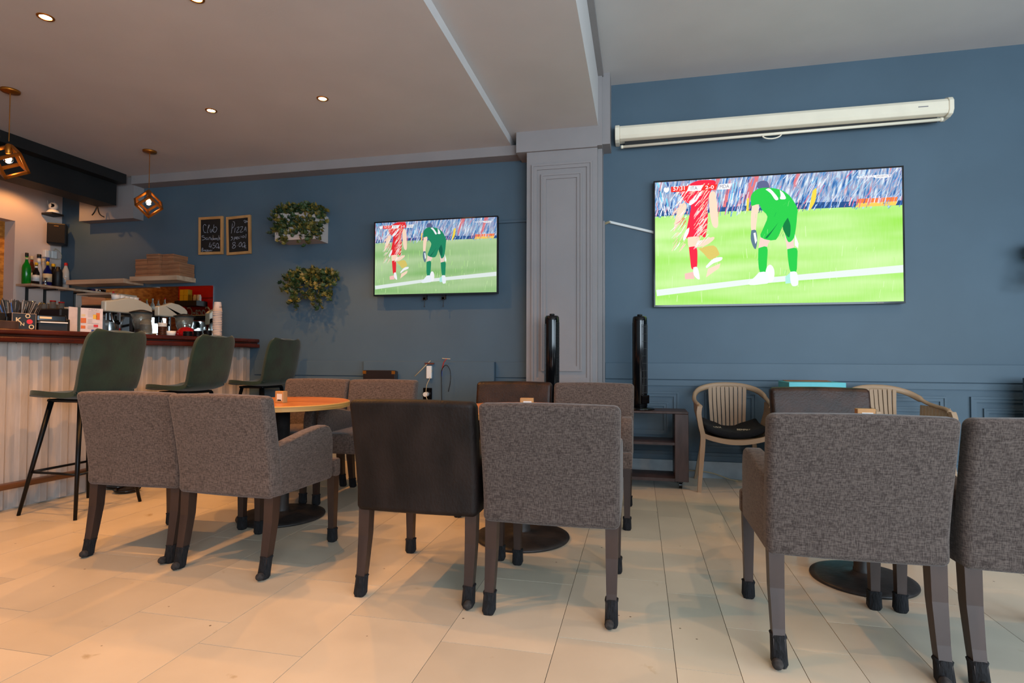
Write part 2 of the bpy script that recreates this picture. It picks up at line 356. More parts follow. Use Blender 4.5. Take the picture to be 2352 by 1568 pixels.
struct('baseboard_back', box(-.30, 5, 5.165, D, 0, .142), M_base, label='grey stone skirting'); struct('baseboard_back', box(-3.9, PX0, 5.165, D, 0, .142), M_base, label='grey stone skirting left of the pillar')
# thin cable cover, small tv to pillar
tag(obj('cable_cover', box(-1.31, -.985, 5.18, D, 2.305, 2.33, .003, 1), M_bluetrim), 'thin blue cable cover running from the small television to the pillar', 'cable cover')

# ================================================================== BAR
by0, by1 = 1.0, D
def barx(y): return -4.13 + (y - 2.94) * (.172 / 2.26)
bar = thing('bar_counter', 'long bar counter with mahogany top and corrugated pale wooden front', 'bar')
bm = bmesh.new(); prism(bm, [(barx(by0) - .03, by0), (barx(by1) - .03, by1 - .002), (barx(by1) - .5, by1 - .002), (barx(by0) - .5, by0)], 0, 1.12, 'z'); obj('body', bm, M_slat, bar)
pitch = .135; y = by0 + .01
slat_me = bpy.data.meshes.new('slat'); bm = bmesh.new(); bmx = .0
prism(bm, [(-.03, 0), (-.002, .008), (.0, .012), (.0, .058), (-.002, .062), (-.03, .078)], 0.01, 1.125, 'z'); bm.to_mesh(slat_me); bm.free(); slat_me.materials.append(M_slat)
gr_me = bpy.data.meshes.new('slat'); bm = bmesh.new(); prism(bm, [(-.031, .082), (-.022, .086), (-.022, .128), (-.031, .133)], 0.01, 1.125, 'z'); bm.to_mesh(gr_me); bm.free(); gr_me.materials.append(M_slat)
while y < by1 - .13:
    for me in (slat_me, gr_me):
        o = bpy.data.objects.new('slat', me); COL.objects.link(o); o.parent = bar; o.location = (barx(y), y, 0)
    y += pitch
me = None
def bar_strip(name, o0, o1, z0, z1, m, bev=.006):
    bm = bmesh.new(); prism(bm, [(barx(by0) + o1, by0), (barx(by1) + o1, by1 - .001), (barx(by1) + o0, by1 - .001), (barx(by0) + o0, by0)], z0, z1, 'z', bev); return obj(name, bm, m, bar)
bar_strip('countertop', -.56, .085, 1.178, 1.215, M_mahog, .01); bar_strip('counter_cove', -.5, .06, 1.160, 1.180, M_mahog, .004); bar_strip('counter_moulding', -.5, .088, 1.123, 1.162, M_mahog, .008)
bar_strip('footrail', .012, .075, .152, .19, M_rail, .01)
# work counter behind the bar
tag(obj('work_counter', box(-5.45, -4.64, 3.9, 5.17, 0, 1.16, .005, 1), M_unit), 'low work counter behind the bar under the espresso machines', 'counter')

# ================================================================== CHAIRS
def lean(q):
    t = max(0, q.z - .45) / .4; ce = 1 - .0 * q.x
    return (q.x * (1 + .018 * t), q.y - .075 * t ** 1.2 - .03 * max(0, .5 - q.z) * 0, q.z)
def make_armchair(name, label, fab, group, arm_m=None):
    t = thing(name, label, 'chair', group=group)
    bm = bmesh.new(); rbox(bm, (0, -.245, .607), (.556, .082, .49), .026, 7, lambda q: (lean(q)[0], lean(q)[1] + .012 * cos(q.x / .28 * pi / 2) * -1, q.z + .006 * cos(q.x / .28 * pi / 2) * (1 if q.z > .6 else 0))); obj('backrest', bm, fab, t, smooth=True)
    bm = bmesh.new(); rbox(bm, (0, .045, .43), (.44, .49, .125), .024, 5, lambda q: (q.x, q.y, q.z + .012 * cos(q.x / .22 * pi / 2) * (1 if q.z > .43 else 0))); obj('seat', bm, fab, t, smooth=True)
    bm = bmesh.new(); rbox(bm, (0, .265, .415), (.552, .055, .1), .014, 4); obj('seat_front', bm, fab, t, smooth=True)
    for s in (-1, 1):
        bm = bmesh.new(); prof = [(-.235, .366), (.205, .366), (.215, .40), (.215, .58), (.205, .625), (.185, .652), (.15, .664), (.10, .663), (0, .650), (-.12, .629), (-.24, .606)]
        x0, x1 = (s * .276, s * .206); prism(bm, prof, min(x0, x1), max(x0, x1), 'x', .012, 3); obj('arm', bm, fab, t, smooth=True)
        for front in (0, 1):
            bm = bmesh.new(); X = s * .245
            if front: secs = [sq(X * 1.0, .262, z, a) for z, a in ((.0, .0165), (.12, .018), (.37, .0235))]
            else: secs = [sq(X * 1.0, yy, z, a, a * 1.05) for yy, z, a in ((-.298, .0, .0175), (-.272, .12, .02), (-.25, .25, .0235), (-.243, .37, .025))]
            loft(bm, secs); lg = obj('leg', bm, M_leg, t)
            cy = .262 if front else -.292
            bm = bmesh.new(); h = random.choice((.075, .085, .1)) if not front else .075
            ys = (lambda z: .262) if front else (lambda z: -.298 + z * .215)
            secs = []
            for z, a in ((.0, .020), (.012, .0255), (.035, .0245), (h - .012, .0235), (h - .004, .0262), (h, .024)):
                cx, cyy = X, ys(z); secs.append([(cx + a * (cos(k * pi / 6)) * (1.15 if k % 3 else 1.0), cyy + a * sin(k * pi / 6) * (1.15 if k % 3 else 1.0), z + (random.uniform(-.003, .003) if z > .05 else 0)) for k in range(12)])
            loft(bm, secs); obj('sock', bm, M_sock, lg, smooth=True)
            if random.random() < (.75 if not front else .35):
                bm = bmesh.new(); ax = random.uniform(-.022, .022); lathe(bm, [(.001, -.018), (.013, -.016), (.018, -.006), (.018, .006), (.013, .016), (.001, .018)], seg=12)
                bmesh.ops.rotate(bm, verts=bm.verts, matrix=Matrix.Rotation(pi / 2 + random.uniform(-.3, .3), 3, 'X'), cent=(0, 0, 0)); bmesh.ops.translate(bm, verts=bm.verts, vec=(X + ax, ys(0) + (-.03 if not front else .0) + (0 if abs(ax) < .01 else 0), .02)); obj('felt_pad', bm, M_felt, lg, smooth=True)
    return t
GF = 'front row armchairs with their backs to the camera'
specs = [
 ('taupe woven armchair, front row, nearest the bar stools', M_fabw, (-2.565, 2.72), 2, GF),
 ('taupe woven armchair, front row, showing its right arm beside the leather chair', M_fabw, (-1.945, 2.665), -3, GF),
 ('dark leather armchair with worn back, front row, left of the grey woven one', M_leath, (-.942, 2.585), 0, GF),
 ('grey woven armchair, front row, directly right of the dark leather one', M_fab, (-.352, 2.545), 0, GF),
 ('large grey woven armchair, front row, nearest the camera, left arm showing', M_fab, (.705, 2.39), 0, GF),
 ('grey woven armchair cut off by the right edge of the photo', M_fab, (1.29, 2.385), 0, GF),
]
for i, (lab, fab, (x, y), rz, g) in enumerate(specs):
    t = make_armchair('leather_armchair' if fab in (M_leath, M_leath2) else 'woven_armchair', lab, fab, g); t.location = (x, y, 0); t.rotation_euler = (0, 0, R(rz))
GB = 'far row armchairs facing the camera'
specs = [
 ('taupe woven armchair behind the left table, nearest the bar', M_fabw, (-2.56, 3.86), 180),
 ('taupe woven armchair behind the left table, under the small television', M_fabw, (-1.97, 3.86), 182),
 ('dark brown leather armchair in front of the pillar tower fan', M_leath2, (-.905, 3.80), 180),
 ('grey brown woven armchair facing the camera beside the black shelf unit', M_fabw, (-.318, 3.775), 180),
 ('brown leather armchair behind the right table in front of the turquoise box', M_leath2, (1.09, 3.56), 180),
]
for i, (lab, fab, (x, y), rz) in enumerate(specs):
    t = make_armchair('leather_armchair' if fab in (M_leath, M_leath2) else 'woven_armchair', lab, fab, GB); t.location = (x, y, 0); t.rotation_euler = (0, 0, R(rz))

# ================================================================== BAR STOOLS
def make_stool():
    t = thing('bar_stool', 'dark green velvet bar stool nearest the camera', 'bar stool', group='green velvet bar stools at the counter')
    prof = [(.235, .757), (.225, .768), (.18, .775), (.09, .772), (0, .765), (-.09, .763), (-.15, .772), (-.19, .80), (-.212, .85), (-.228, .92), (-.245, 1.0), (-.262, 1.08), (-.280, 1.15), (-.292, 1.192), (-.295, 1.2)]
    wds = [.165, .19, .21, .218, .218, .216, .215, .217, .222, .226, .226, .222, .214, .19, .165]
    pf = smooth_pts([(a, b, 0) for a, b in prof], 3); wf = smooth_pts([(a, 0, 0) for a in wds], 3)
    bm = bmesh.new(); rows = []; n = 14
    for p, wv in zip(pf, wf):
        row = []
        for j in range(n + 1):
            s = -1 + 2 * j / n; k = abs(s) ** 3
            row.append(bm.verts.new((s * wv.x, p.x + .02 * k * (1 if p.y > .8 else 0), p.y + .018 * k * (1 if p.y < .8 else 0))))
        rows.append(row)
    for a, b in zip(rows, rows[1:]):
        for j in range(n): bm.faces.new((a[j], a[j + 1], b[j + 1], b[j]))
    bmesh.ops.recalc_face_normals(bm, faces=bm.faces)
    o = obj('seat_shell', bm, M_velvet, t, smooth=True)
    so = o.modifiers.new('thick', 'SOLIDIFY'); so.thickness = .034; so.offset = 0; bv = o.modifiers.new('round', 'BEVEL'); bv.width = .012; bv.segments = 3; bv.limit_method = 'ANGLE'; bv.angle_limit = R(50)
    bm = bmesh.new(); bx(bm, -.14, .14, -.13, .15, .728, .748, .006, 1); obj('seat_plate', bm, M_bmetal, t)
    for sx in (-1, 1):
        for sy in (-1, 1):
            bm = bmesh.new(); tube(bm, [(sx * .238, sy * .228, 0), (sx * .13, sy * .12, .735)], .0105, 12, .0165); obj('leg', bm, M_bmetal, t, smooth=True)
    def P(sx, sy, z): k = z / .735; return (sx * (.238 + (.13 - .238) * k), sy * (.228 + (.12 - .228) * k), z)
    bm = bmesh.new(); zz = .275
    for a, b in (((-1, -1), (1, -1)), ((1, -1), (1, 1)), ((1, 1), (-1, 1)), ((-1, 1), (-1, -1))): tube(bm, [P(*a, zz), P(*b, zz)], .0085, 10)
    obj('footrest', bm, M_bmetal, t, smooth=True)
    return t
st = make_stool(); st.location = (-3.70, 3.145, 0); st.rotation_euler = (0, 0, R(90))
dup(st, (-3.69, 4.035, 0), R(91), 'middle green velvet bar stool, behind the nearest stool'); dup(st, (-3.62, 4.90, 0), R(86), 'farthest green velvet bar stool against the blue wall at the counter end')
# small black bowls
for x, y, l in ((-3.815, 3.60, 'shallow black bowl on the floor right of the first bar stool legs'), (-4.0, 3.70, 'shallow black bowl on the floor close to the bar front')):
    bm = bmesh.new(); lathe(bm, [(.055, 0), (.078, .004), (.09, .022), (.084, .024), (.07, .01), (.001, .007)], seg=28); o = obj('floor_bowl', bm, M_bplast, smooth=True, loc=(x, y, 0)); tag(o, l, 'bowl', 'black bowls by the bar')

# ================================================================== TABLES
def make_table(label, loc):
    t = thing('round_table', label, 'table', loc, group='round pedestal tables')
    bm = bmesh.new(); lathe(bm, [(.001, .744), (.408, .744), (.415, .742)], seg=64); lathe(bm, [(.415, .738), (.408, .7445)], seg=64); o = obj('tabletop', bm, M_tabtop, t)
    bm = bmesh.new(); lathe(bm, [(.41, .708), (.42, .711), (.42, .739), (.413, .7435), (.2, .7435), (.2, .71), (.41, .708)], seg=64); obj('edge', bm, M_tabedge, t, smooth=False)
    bm = bmesh.new(); lathe(bm, [(.001, .70), (.41, .709)], seg=48); bx(bm, -.16, .16, -.03, .03, .69, .708); bx(bm, -.03, .03, -.16, .16, .69, .708); obj('underside', bm, M_cast, t)
    bm = bmesh.new(); lathe(bm, [(.048, .012), (.048, .055), (.044, .06), (.044, .695)], seg=28); obj('column', bm, M_cast, t, smooth=True)
    bm = bmesh.new(); lathe(bm, [(.268, 0), (.272, .006), (.27, .013), (.24, .020), (.12, .028), (.06, .032), (.044, .045), (.001, .045)], seg=56); obj('base', bm, M_cast, t, smooth=True)
    return t
make_table('round orange wood table nearest the bar, between taupe chairs', (-2.27, 3.29, 0)); make_table('round orange wood table in the middle, mostly hidden by chair backs', (-.66, 3.23, 0)); make_table('round table at the right behind the large grey armchairs', (1.02, 2.98, 0)).scale = (.82, .82, 1)
for x, y, rz, l in ((-2.215, 3.19, -.25, 'small wooden cube sign with a white sticker on the left table'), (-.594, 3.02, .1, 'small wooden cube sign on the middle table, only its top showing'), (.97, 2.78, .0, 'small wooden cube sign on the right table, above the large grey chair back')):
    t = thing('table_cube', l, 'table sign', (x, y, .745), rz, 'wooden cube signs'); obj('block', box(-.036, .036, -.018, .018, 0, .072, .002, 1), M_woodfr, t); obj('sticker', box(-.018, .026, -.0192, -.018, .014, .056), M_white, t); obj('code_plate', box(-.012, .02, -.0198, -.0192, .012, .02), M_black, t)

# ================================================================== TELEVISIONS
POLY = [["ad",[[0.0026,0.7706],[0.0021,0.7202],[0.2973,0.7359],[0.6055,0.724],[0.9997,0.7174],[0.9997,0.7523],[0.6055,0.7754],[0.2973,0.7707]]],["orange",[[0.8482,0.761],[0.9946,0.7606],[0.9843,0.6955],[0.8426,0.694]]],["line",[[0.0041,0.1238],[0.3978,0.1934],[0.5205,0.2077],[0.9992,0.2697],[0.9987,0.2138],[0.5968,0.1727],[0.3978,0.1503],[0.0072,0.0734]]],["yellow",[[0.6576,0.8597],[0.6725,0.877],[0.6684,0.7844],[0.6488,0.7184],[0.6431,0.7239]]],["yellow",[[0.3917,0.8246],[0.4014,0.8347],[0.3989,0.7264],[0.3896,0.7329]]],["peach",[[0.1072,0.807],[0.1314,0.8198],[0.1355,0.7657],[0.0984,0.6401],[0.0819,0.5952],[0.0902,0.7016]]],["peach",[[0.2329,0.8847],[0.2608,0.8892],[0.2721,0.6846],[0.268,0.6103],[0.2484,0.6268],[0.2365,0.7333]]],["red",[[0.1113,0.9061],[0.1402,0.9528],[0.1603,0.9766],[0.1969,0.9949],[0.2535,0.9883],[0.2613,0.9571],[0.2371,0.8847],[0.2247,0.7948],[0.2283,0.6884],[0.218,0.5388],[0.1958,0.5554],[0.1835,0.5261],[0.135,0.5372],[0.1474,0.6959],[0.1561,0.7941],[0.1273,0.8354]]],["white",[[0.2051,0.9104],[0.1927,0.8518],[0.1561,0.7987],[0.1479,0.8179],[0.1762,0.8757]]],["white",[[0.1494,0.6198],[0.1453,0.5748],[0.1268,0.5152],[0.1226,0.5382],[0.135,0.5987]]],["peach",[[0.1412,0.5409],[0.1876,0.5444],[0.1958,0.5105],[0.2499,0.536],[0.252,0.5131],[0.2195,0.471],[0.1793,0.4582],[0.1469,0.4611]]],["olive",[[0.1876,0.4463],[0.2515,0.4681],[0.2752,0.4066],[0.2711,0.3846],[0.2355,0.3562],[0.2113,0.4031]]],["red",[[0.1469,0.4611],[0.1793,0.4582],[0.1829,0.36],[0.1788,0.2922],[0.1587,0.2858],[0.1525,0.3546]]],["white",[[0.1649,0.2968],[0.1829,0.2958],[0.1927,0.2086],[0.1824,0.205],[0.1665,0.2399]]],["pink",[[0.1283,0.2492],[0.1644,0.2629],[0.1706,0.206],[0.1299,0.2042]]],["white",[[0.219,0.3049],[0.2515,0.3626],[0.287,0.3717],[0.2829,0.346],[0.251,0.3259],[0.2231,0.2893]]],["peach",[[0.2273,0.2819],[0.2809,0.324],[0.2747,0.2864],[0.219,0.215]]],["hair",[[0.4365,0.9483],[0.4535,0.9611],[0.4767,0.951],[0.4823,0.8987],[0.438,0.9034]]],["peach",[[0.4123,0.7686],[0.4406,0.7804],[0.4355,0.6997],[0.4293,0.6107],[0.4267,0.5741],[0.4097,0.575],[0.4081,0.6723]]],["skin",[[0.4463,0.5208],[0.488,0.5023],[0.4726,0.4372],[0.437,0.4291]]],["skin",[[0.5452,0.5269],[0.5792,0.5103],[0.5818,0.4186],[0.5535,0.4132]]],["green",[[0.4102,0.7649],[0.4087,0.8429],[0.4262,0.886],[0.4535,0.9043],[0.4957,0.8986],[0.5339,0.8774],[0.5643,0.8342],[0.5864,0.7727],[0.5973,0.7204],[0.5952,0.6773],[0.5911,0.5965],[0.5813,0.5021],[0.5602,0.4709],[0.5473,0.5269],[0.5365,0.5939],[0.5091,0.4931],[0.4478,0.5171],[0.4597,0.5932],[0.4757,0.6767],[0.453,0.7345],[0.4411,0.7768]]],["dkgreen",[[0.5576,0.6618],[0.5684,0.5984],[0.5643,0.5113],[0.5493,0.5306],[0.537,0.5939]]],["dkgreen",[[0.5215,0.6325],[0.4901,0.5464],[0.4746,0.5106],[0.4674,0.5152],[0.4942,0.5684]]],["white",[[0.469,0.8905],[0.488,0.8941],[0.5205,0.8169],[0.5086,0.8041],[0.4901,0.8564]]],["white",[[0.5262,0.8811],[0.5416,0.8545],[0.5509,0.8095],[0.5277,0.8096],[0.5298,0.838]]],["glove",[[0.4097,0.575],[0.4282,0.5741],[0.4334,0.4997],[0.4277,0.4291],[0.4169,0.4447],[0.4066,0.509]]],["white",[[0.4179,0.5521],[0.4267,0.5575],[0.4324,0.4924],[0.4251,0.4667]]],["white",[[0.5849,0.5314],[0.5998,0.4571],[0.5978,0.4213],[0.5849,0.4433]]],["green",[[0.438,0.4327],[0.4726,0.4409],[0.4731,0.3418],[0.4659,0.2391],[0.4427,0.2474],[0.4365,0.3438]]],["green",[[0.5545,0.4168],[0.5921,0.4213],[0.5937,0.3341],[0.589,0.2397],[0.5669,0.2406],[0.5576,0.3287]]],["white",[[0.5024,0.2298],[0.5009,0.2032],[0.4968,0.1803],[0.4911,0.1656],[0.4839,0.1611],[0.4772,0.1666],[0.471,0.1813],[0.4674,0.2042],[0.4659,0.2317],[0.4674,0.2583],[0.4715,0.2804],[0.4777,0.295],[0.4844,0.3005],[0.4916,0.2941],[0.4973,0.2794],[0.5014,0.2564]]],["shoe",[[0.4391,0.2437],[0.47,0.2418],[0.4793,0.1647],[0.4504,0.1511],[0.404,0.1457],[0.3963,0.1686],[0.4195,0.2044]]],["teal",[[0.5457,0.2049],[0.5648,0.2333],[0.5674,0.1535],[0.5457,0.1508]]],["shoe",[[0.5648,0.2406],[0.589,0.2397],[0.5968,0.1883],[0.5942,0.1369],[0.572,0.1342],[0.5648,0.1893]]],["white",[[0.0376,0.9421],[0.0438,0.9549],[0.051,0.9476],[0.0582,0.9549],[0.0629,0.942],[0.0603,0.9246],[0.051,0.91],[0.0412,0.9219]]],["score",[[0.0701,0.9567],[0.1464,0.9556],[0.1376,0.9125],[0.0701,0.9117]]],["white",[[0.1494,0.9556],[0.2082,0.9545],[0.1994,0.9114],[0.1386,0.9125]]],["score",[[0.2123,0.9554],[0.2695,0.9543],[0.2623,0.9121],[0.2041,0.9123]]],["white",[[0.2778,0.9534],[0.3314,0.9551],[0.3211,0.9101],[0.268,0.9112]]],["white",[[0.891,0.9526],[0.9451,0.9524],[0.9487,0.9469],[0.9477,0.9286],[0.8998,0.9296]]]]
TXT = [["57:31","white",[0.0799,0.9218],[0.1299,0.9574]],["ITA","ink",[0.1561,0.9207],[0.1845,0.9481]],["2-0","white",[0.218,0.9196],[0.2546,0.9488]],["MDA","ink",[0.2793,0.9194],[0.319,0.9477]],["NOVA","white",[0.8287,0.9344],[0.8936,0.9526]],["SPORTS","ink",[0.9029,0.9333],[0.9451,0.9479]],["2","white",[0.9518,0.9304],[0.9595,0.9497]]]
HZ = [[0.0021,0.7202],[0.2973,0.7359],[0.6055,0.7277],[0.9997,0.7174]]
def screen_mats(sfx, k, sat):
    base = dict(ad=(.03, .09, .26), s_blue=(.10, .30, .75), s_sky=(.45, .66, .9), s_pale=(.85, .86, .95), s_navy=(.04, .10, .32), s_red=(.8, .2, .3), s_cyan=(.2, .7, .95), s_amber=(1, .62, .12), g_pale=(.66, .93, .44), g_deep=(.30, .72, .10), g_lime=(.52, .90, .28), g_kit=(.25, .85, .25), k_dark=(.01, .42, .08), orange=(1, .22, .06), line=(.80, .88, .85), yellow=(.95, .70, .08), peach=(.98, .72, .55), red=(.95, .03, .07), white=(.93, .93, .96), olive=(.72, .58, .15), pink=(.95, .55, .5), hair=(.12, .14, .28), skin=(.88, .66, .58), green=(.03, .62, .08), dkgreen=(.01, .22, .06), glove=(.12, .2, .28), shoe=(.86, .92, .98), teal=(.45, .85, .75), score=(.9, .04, .03), ink=(.2, .2, .26))
    if sfx == 'small': base.update(green=(.02, .26, .13), dkgreen=(.01, .14, .08), red=(.80, .03, .04))
    out = {}
    for n, c in base.items():
        m = bpy.data.materials.new('screen_%s_%s' % (n, sfx)); m.use_nodes = True; nt = m.node_tree; nt.nodes.clear(); e = nt.nodes.new('ShaderNodeEmission'); o = nt.nodes.new('ShaderNodeOutputMaterial'); nt.links.new(e.outputs[0], o.inputs[0])
        e.inputs[0].default_value = C4(c); e.inputs[1].default_value = k; out[n] = m
    # pitch
    m = bpy.data.materials.new('screen_pitch_' + sfx); m.use_nodes = True; nt = m.node_tree; nt.nodes.clear(); N = nt.nodes.new; L = nt.links.new; e = N('ShaderNodeEmission'); o = N('ShaderNodeOutputMaterial'); L(e.outputs[0], o.inputs[0]); e.inputs[1].default_value = k
    tc = N('ShaderNodeTexCoord'); mp = N('ShaderNodeMapping'); mp.inputs['Scale'].default_value = (.5, 1, 3.2); mp.inputs['Rotation'].default_value = (0, R(-4), 0); L(tc.outputs['Object'], mp.inputs[0])
    nz = N('ShaderNodeTexNoise'); nz.inputs['Scale'].default_value = 2.1; nz.inputs['Detail'].default_value = 1.5; L(mp.outputs[0], nz.inputs[0])
    mp2 = N('ShaderNodeMapping'); mp2.inputs['Scale'].default_value = (90, 1, 6); mp2.inputs['Rotation'].default_value = (0, R(8), 0); L(tc.outputs['Object'], mp2.inputs[0]); n2 = N('ShaderNodeTexNoise'); n2.inputs['Scale'].default_value = 1.3; L(mp2.outputs[0], n2.inputs[0])
    ma = N('ShaderNodeMath'); ma.operation = 'MULTIPLY_ADD'; ma.inputs[1].default_value = .16; L(n2.outputs['Fac'], ma.inputs[0]); L(nz.outputs['Fac'], ma.inputs[2])
    rp = N('ShaderNodeValToRGB'); L(ma.outputs[0], rp.inputs[0]); el = rp.color_ramp.elements; el[0].position = .36; el[1].position = .80
    g = ((.34, .80, .10), (.66, .92, .42)) if sfx == 'big' else ((.24, .50, .16), (.55, .72, .42)); el[0].color = C4(g[0]); el[1].color = C4(g[1]); L(rp.outputs[0], e.inputs[0]); out['pitch'] = m
    # crowd streaks
    m = bpy.data.materials.new('screen_crowd_' + sfx); m.use_nodes = True; nt = m.node_tree; nt.nodes.clear(); N = nt.nodes.new; L = nt.links.new; e = N('ShaderNodeEmission'); o = N('ShaderNodeOutputMaterial'); L(e.outputs[0], o.inputs[0]); e.inputs[1].default_value = k
    tc = N('ShaderNodeTexCoord'); mp = N('ShaderNodeMapping'); mp.inputs['Rotation'].default_value = (0, R(-14), 0); L(tc.outputs['Object'], mp.inputs[0]); mp3 = N('ShaderNodeMapping'); mp3.inputs['Scale'].default_value = (34, 1, 5); L(mp.outputs[0], mp3.inputs[0])
    nz = N('ShaderNodeTexNoise'); nz.inputs['Scale'].default_value = 1.6; nz.inputs['Detail'].default_value = 3; L(mp3.outputs[0], nz.inputs[0])
    rp = N('ShaderNodeValToRGB'); L(nz.outputs['Fac'], rp.inputs[0]); cr = rp.color_ramp; cr.elements[0].position = .3; cr.elements[0].color = (.02, .08, .30, 1); cr.elements[1].position = .70; cr.elements[1].color = (.9, .9, .95, 1)
    for p, c in ((.40, (.08, .22, .5)), (.46, (.25, .42, .65)), (.52, (.4, .35, .5)), (.58, (.45, .62, .78))): q = cr.elements.new(p); q.color = C4(c)
    n4 = N('ShaderNodeTexNoise'); n4.inputs['Scale'].default_value = .55; mp4 = N('ShaderNodeMapping'); mp4.inputs['Location'].default_value = (9, 3, 1); L(mp3.outputs[0], mp4.inputs[0]); L(mp4.outputs[0], n4.inputs[0]); r4 = N('ShaderNodeValToRGB'); r4.color_ramp.elements[0].position = .60; r4.color_ramp.elements[1].position = .66; L(n4.outputs['Fac'], r4.inputs[0])
    mx = N('ShaderNodeMix'); mx.data_type = 'RGBA'; L(r4.outputs[0], mx.inputs['Factor']); L(rp.outputs[0], mx.inputs['A']); mx.inputs['B'].default_value = (.75, .2, .22, 1); L(mx.outputs['Result'], e.inputs[0]); out['crowd'] = m
    return out
def make_tv(label, x0, x1, z0, z1, y, bez, sfx, k, depth):
    t = thing('television', label, 'television', ((x0 + x1) / 2, y, z0), group='wall televisions showing the match')
    W, H = x1 - x0, z1 - z0; MS = screen_mats(sfx, k, 1)
    bm = bmesh.new(); bx(bm, -W / 2, W / 2, .004, depth, 0, H, .004, 1); obj('back_case', bm, M_mplast, t)
    bm = bmesh.new(); b = bez
    for q in ((-W / 2, W / 2, 0, b * 1.3), (-W / 2, W / 2, H - b, H), (-W / 2, -W / 2 + b, b * 1.3, H - b), (W / 2 - b, W / 2, b * 1.3, H - b)): bx(bm, q[0], q[1], -.004, .012, q[2], q[3])
    obj('bezel', bm, M_bplast, t)
    X = lambda u: -W / 2 + b + u * (W - 2 * b); Z = lambda v: b * 1.3 + v * (H - 2.3 * b)
    sc = bmesh.new(); Q = [sc.verts.new((X(u_), 0, Z(v_))) for u_, v_ in ((0, 0), (1, 0), (1, HZ[3][1]), (HZ[2][0], HZ[2][1]), (HZ[1][0], HZ[1][1]), (0, HZ[0][1]))]; sc.faces.new(Q); scr = obj('screen', sc, MS['pitch'], t)
    sc = bmesh.new(); Q = [sc.verts.new((X(u_), 0, Z(v_))) for u_, v_ in ((0, HZ[0][1]), (HZ[1][0], HZ[1][1]), (HZ[2][0], HZ[2][1]), (1, HZ[3][1]), (1, 1), (0, 1))]; sc.faces.new(Q); obj('crowd_picture', sc, MS['crowd'], scr)
    rs = random.Random(11); PL = list(POLY[:1])
    hy = lambda u_: HZ[0][1] + (HZ[3][1] - HZ[0][1]) * u_
    for k in range(520):
        u_ = rs.random(); v0 = hy(u_) + rs.random() ** 1.5 * (1 - hy(u_)) * .95 - (.03 if k % 4 == 0 else 0); ln = rs.uniform(.03, .09); wd = rs.uniform(.0015, .005); sl = .035 * (u_ * 1.6 - .3) * ln / .09
        cn = rs.choice(('s_blue', 's_sky', 's_pale', 's_navy', 's_sky', 's_pale', 's_blue', 's_red', 's_cyan', 'yellow' if k % 9 == 0 else 's_navy'))
        v1 = min(.999, v0 + ln)
        if v1 - v0 > .01: PL.append([cn, [(u_, v0), (u_ + wd, v0 + .004), (u_ + wd + sl, v1), (u_ + sl, v1 - .004)]])
    PL += list(POLY[1:])
    def fr(cn, u_, v0, ln, wd, sl): PL.append([cn, [(u_, v0), (u_ + wd, v0 + .003), (u_ + wd + sl, v0 + ln), (u_ + sl, v0 + ln - .003)]])
    PL = [p for p in PL if p[0] != 'orange']
    for k in range(46):      # hoarding, hot orange over yellow, cut by blurred figures
        u_ = .825 + .0033 * k; c_ = hy(u_) + .004
        fr('orange', u_, c_ + .025, .034, .0045, .006); fr('s_amber', u_ - .003, c_ - .005, .032, .0045, .006)
        if k in (7, 8, 16, 17, 36, 37): fr('s_sky', u_, c_ - .02, .09, .003, .012)
    PL += [p for p in POLY if False]
    for k in range(70):     # smeared light and dark turf
        fr(rs.choice(('g_pale', 'g_lime')), rs.random() * .97, rs.random() * .55, rs.uniform(.03, .10), rs.uniform(.0012, .003), rs.uniform(-.004, .008))
    for k in range(190):
        uu = rs.random() * .97; fr(rs.choice(('s_pale', 's_sky', 's_navy', 's_navy', 's_red', 's_blue')), uu, hy(uu) - .015 + rs.random() * .04, rs.uniform(.03, .07), rs.uniform(.0015, .004), .008)
    ln_ = [i for i, p in enumerate(PL) if p[0] == 'line'][0]; LN = PL.pop(ln_); rest = [p for p in PL if p in list(POLY) and p[0] != 'ad']; PL = [p for p in PL if p not in rest] + [LN] + rest
    for k in range(34):      # folds of the goalkeeper kit
        a_ = rs.choice(((.43, .50, .46, .56), (.51, .56, .48, .58), (.41, .56, .66, .84), (.425, .46, .22, .36), (.535, .57, .20, .34))); fr(rs.choice(('g_kit', 'k_dark', 'g_kit')), rs.uniform(a_[0], a_[1]), rs.uniform(a_[2], a_[3]), rs.uniform(.02, .045), rs.uniform(.001, .002), rs.uniform(.0, .015))
    kit = PL[-34:]; PL = PL[:-34]; gi = max(i for i, p in enumerate(PL) if p[0] == 'dkgreen') + 1; PL[gi:gi] = kit if sfx == 'big' else []
    idx = [i for i, p in enumerate(PL) if p[0] == 'hair'][0]; ex = []
    for k in range(240):   # fast moving limbs and shirt of the red player
        u_ = rs.uniform(.065, .215); v0 = rs.uniform(.42, .92); ln = rs.uniform(.03, .07); wd = rs.uniform(.001, .003)
        if .115 < u_ < .165 and v0 < .8: continue
        cn = rs.choice(('peach', 'white', 'pink', 'red' if .09 < u_ < .19 and v0 > .6 else 'peach')); ex.append([cn, [(u_, v0), (u_ + wd, v0), (u_ + wd + .022, v0 + ln), (u_ + .02, v0 + ln)]])
    PL[idx:idx] = ex
    names = sorted({p[0] for p in PL}); bm = bmesh.new()
    for i, (cn, pts) in enumerate(PL):
        yy = -.0003 - .006 * i / len(PL); pts = [(min(.999, max(.001, a)), min(.999, max(.001, c))) for a, c in pts]
        if sfx == 'small' and cn == 'orange' and False: continue
        if len(pts) > 4 and cn not in ('line', 'ad', 'orange'):
            sp = smooth_pts([(a, c, 0) for a, c in pts + [pts[0]]], 3)[:-1]; pts = [(p.x, p.y) for p in sp]
        vs = [bm.verts.new((X(a), yy, Z(c))) for a, c in pts]
        try:
            fc = bm.faces.new(vs); fc.material_index = names.index(cn)
        except ValueError: pass
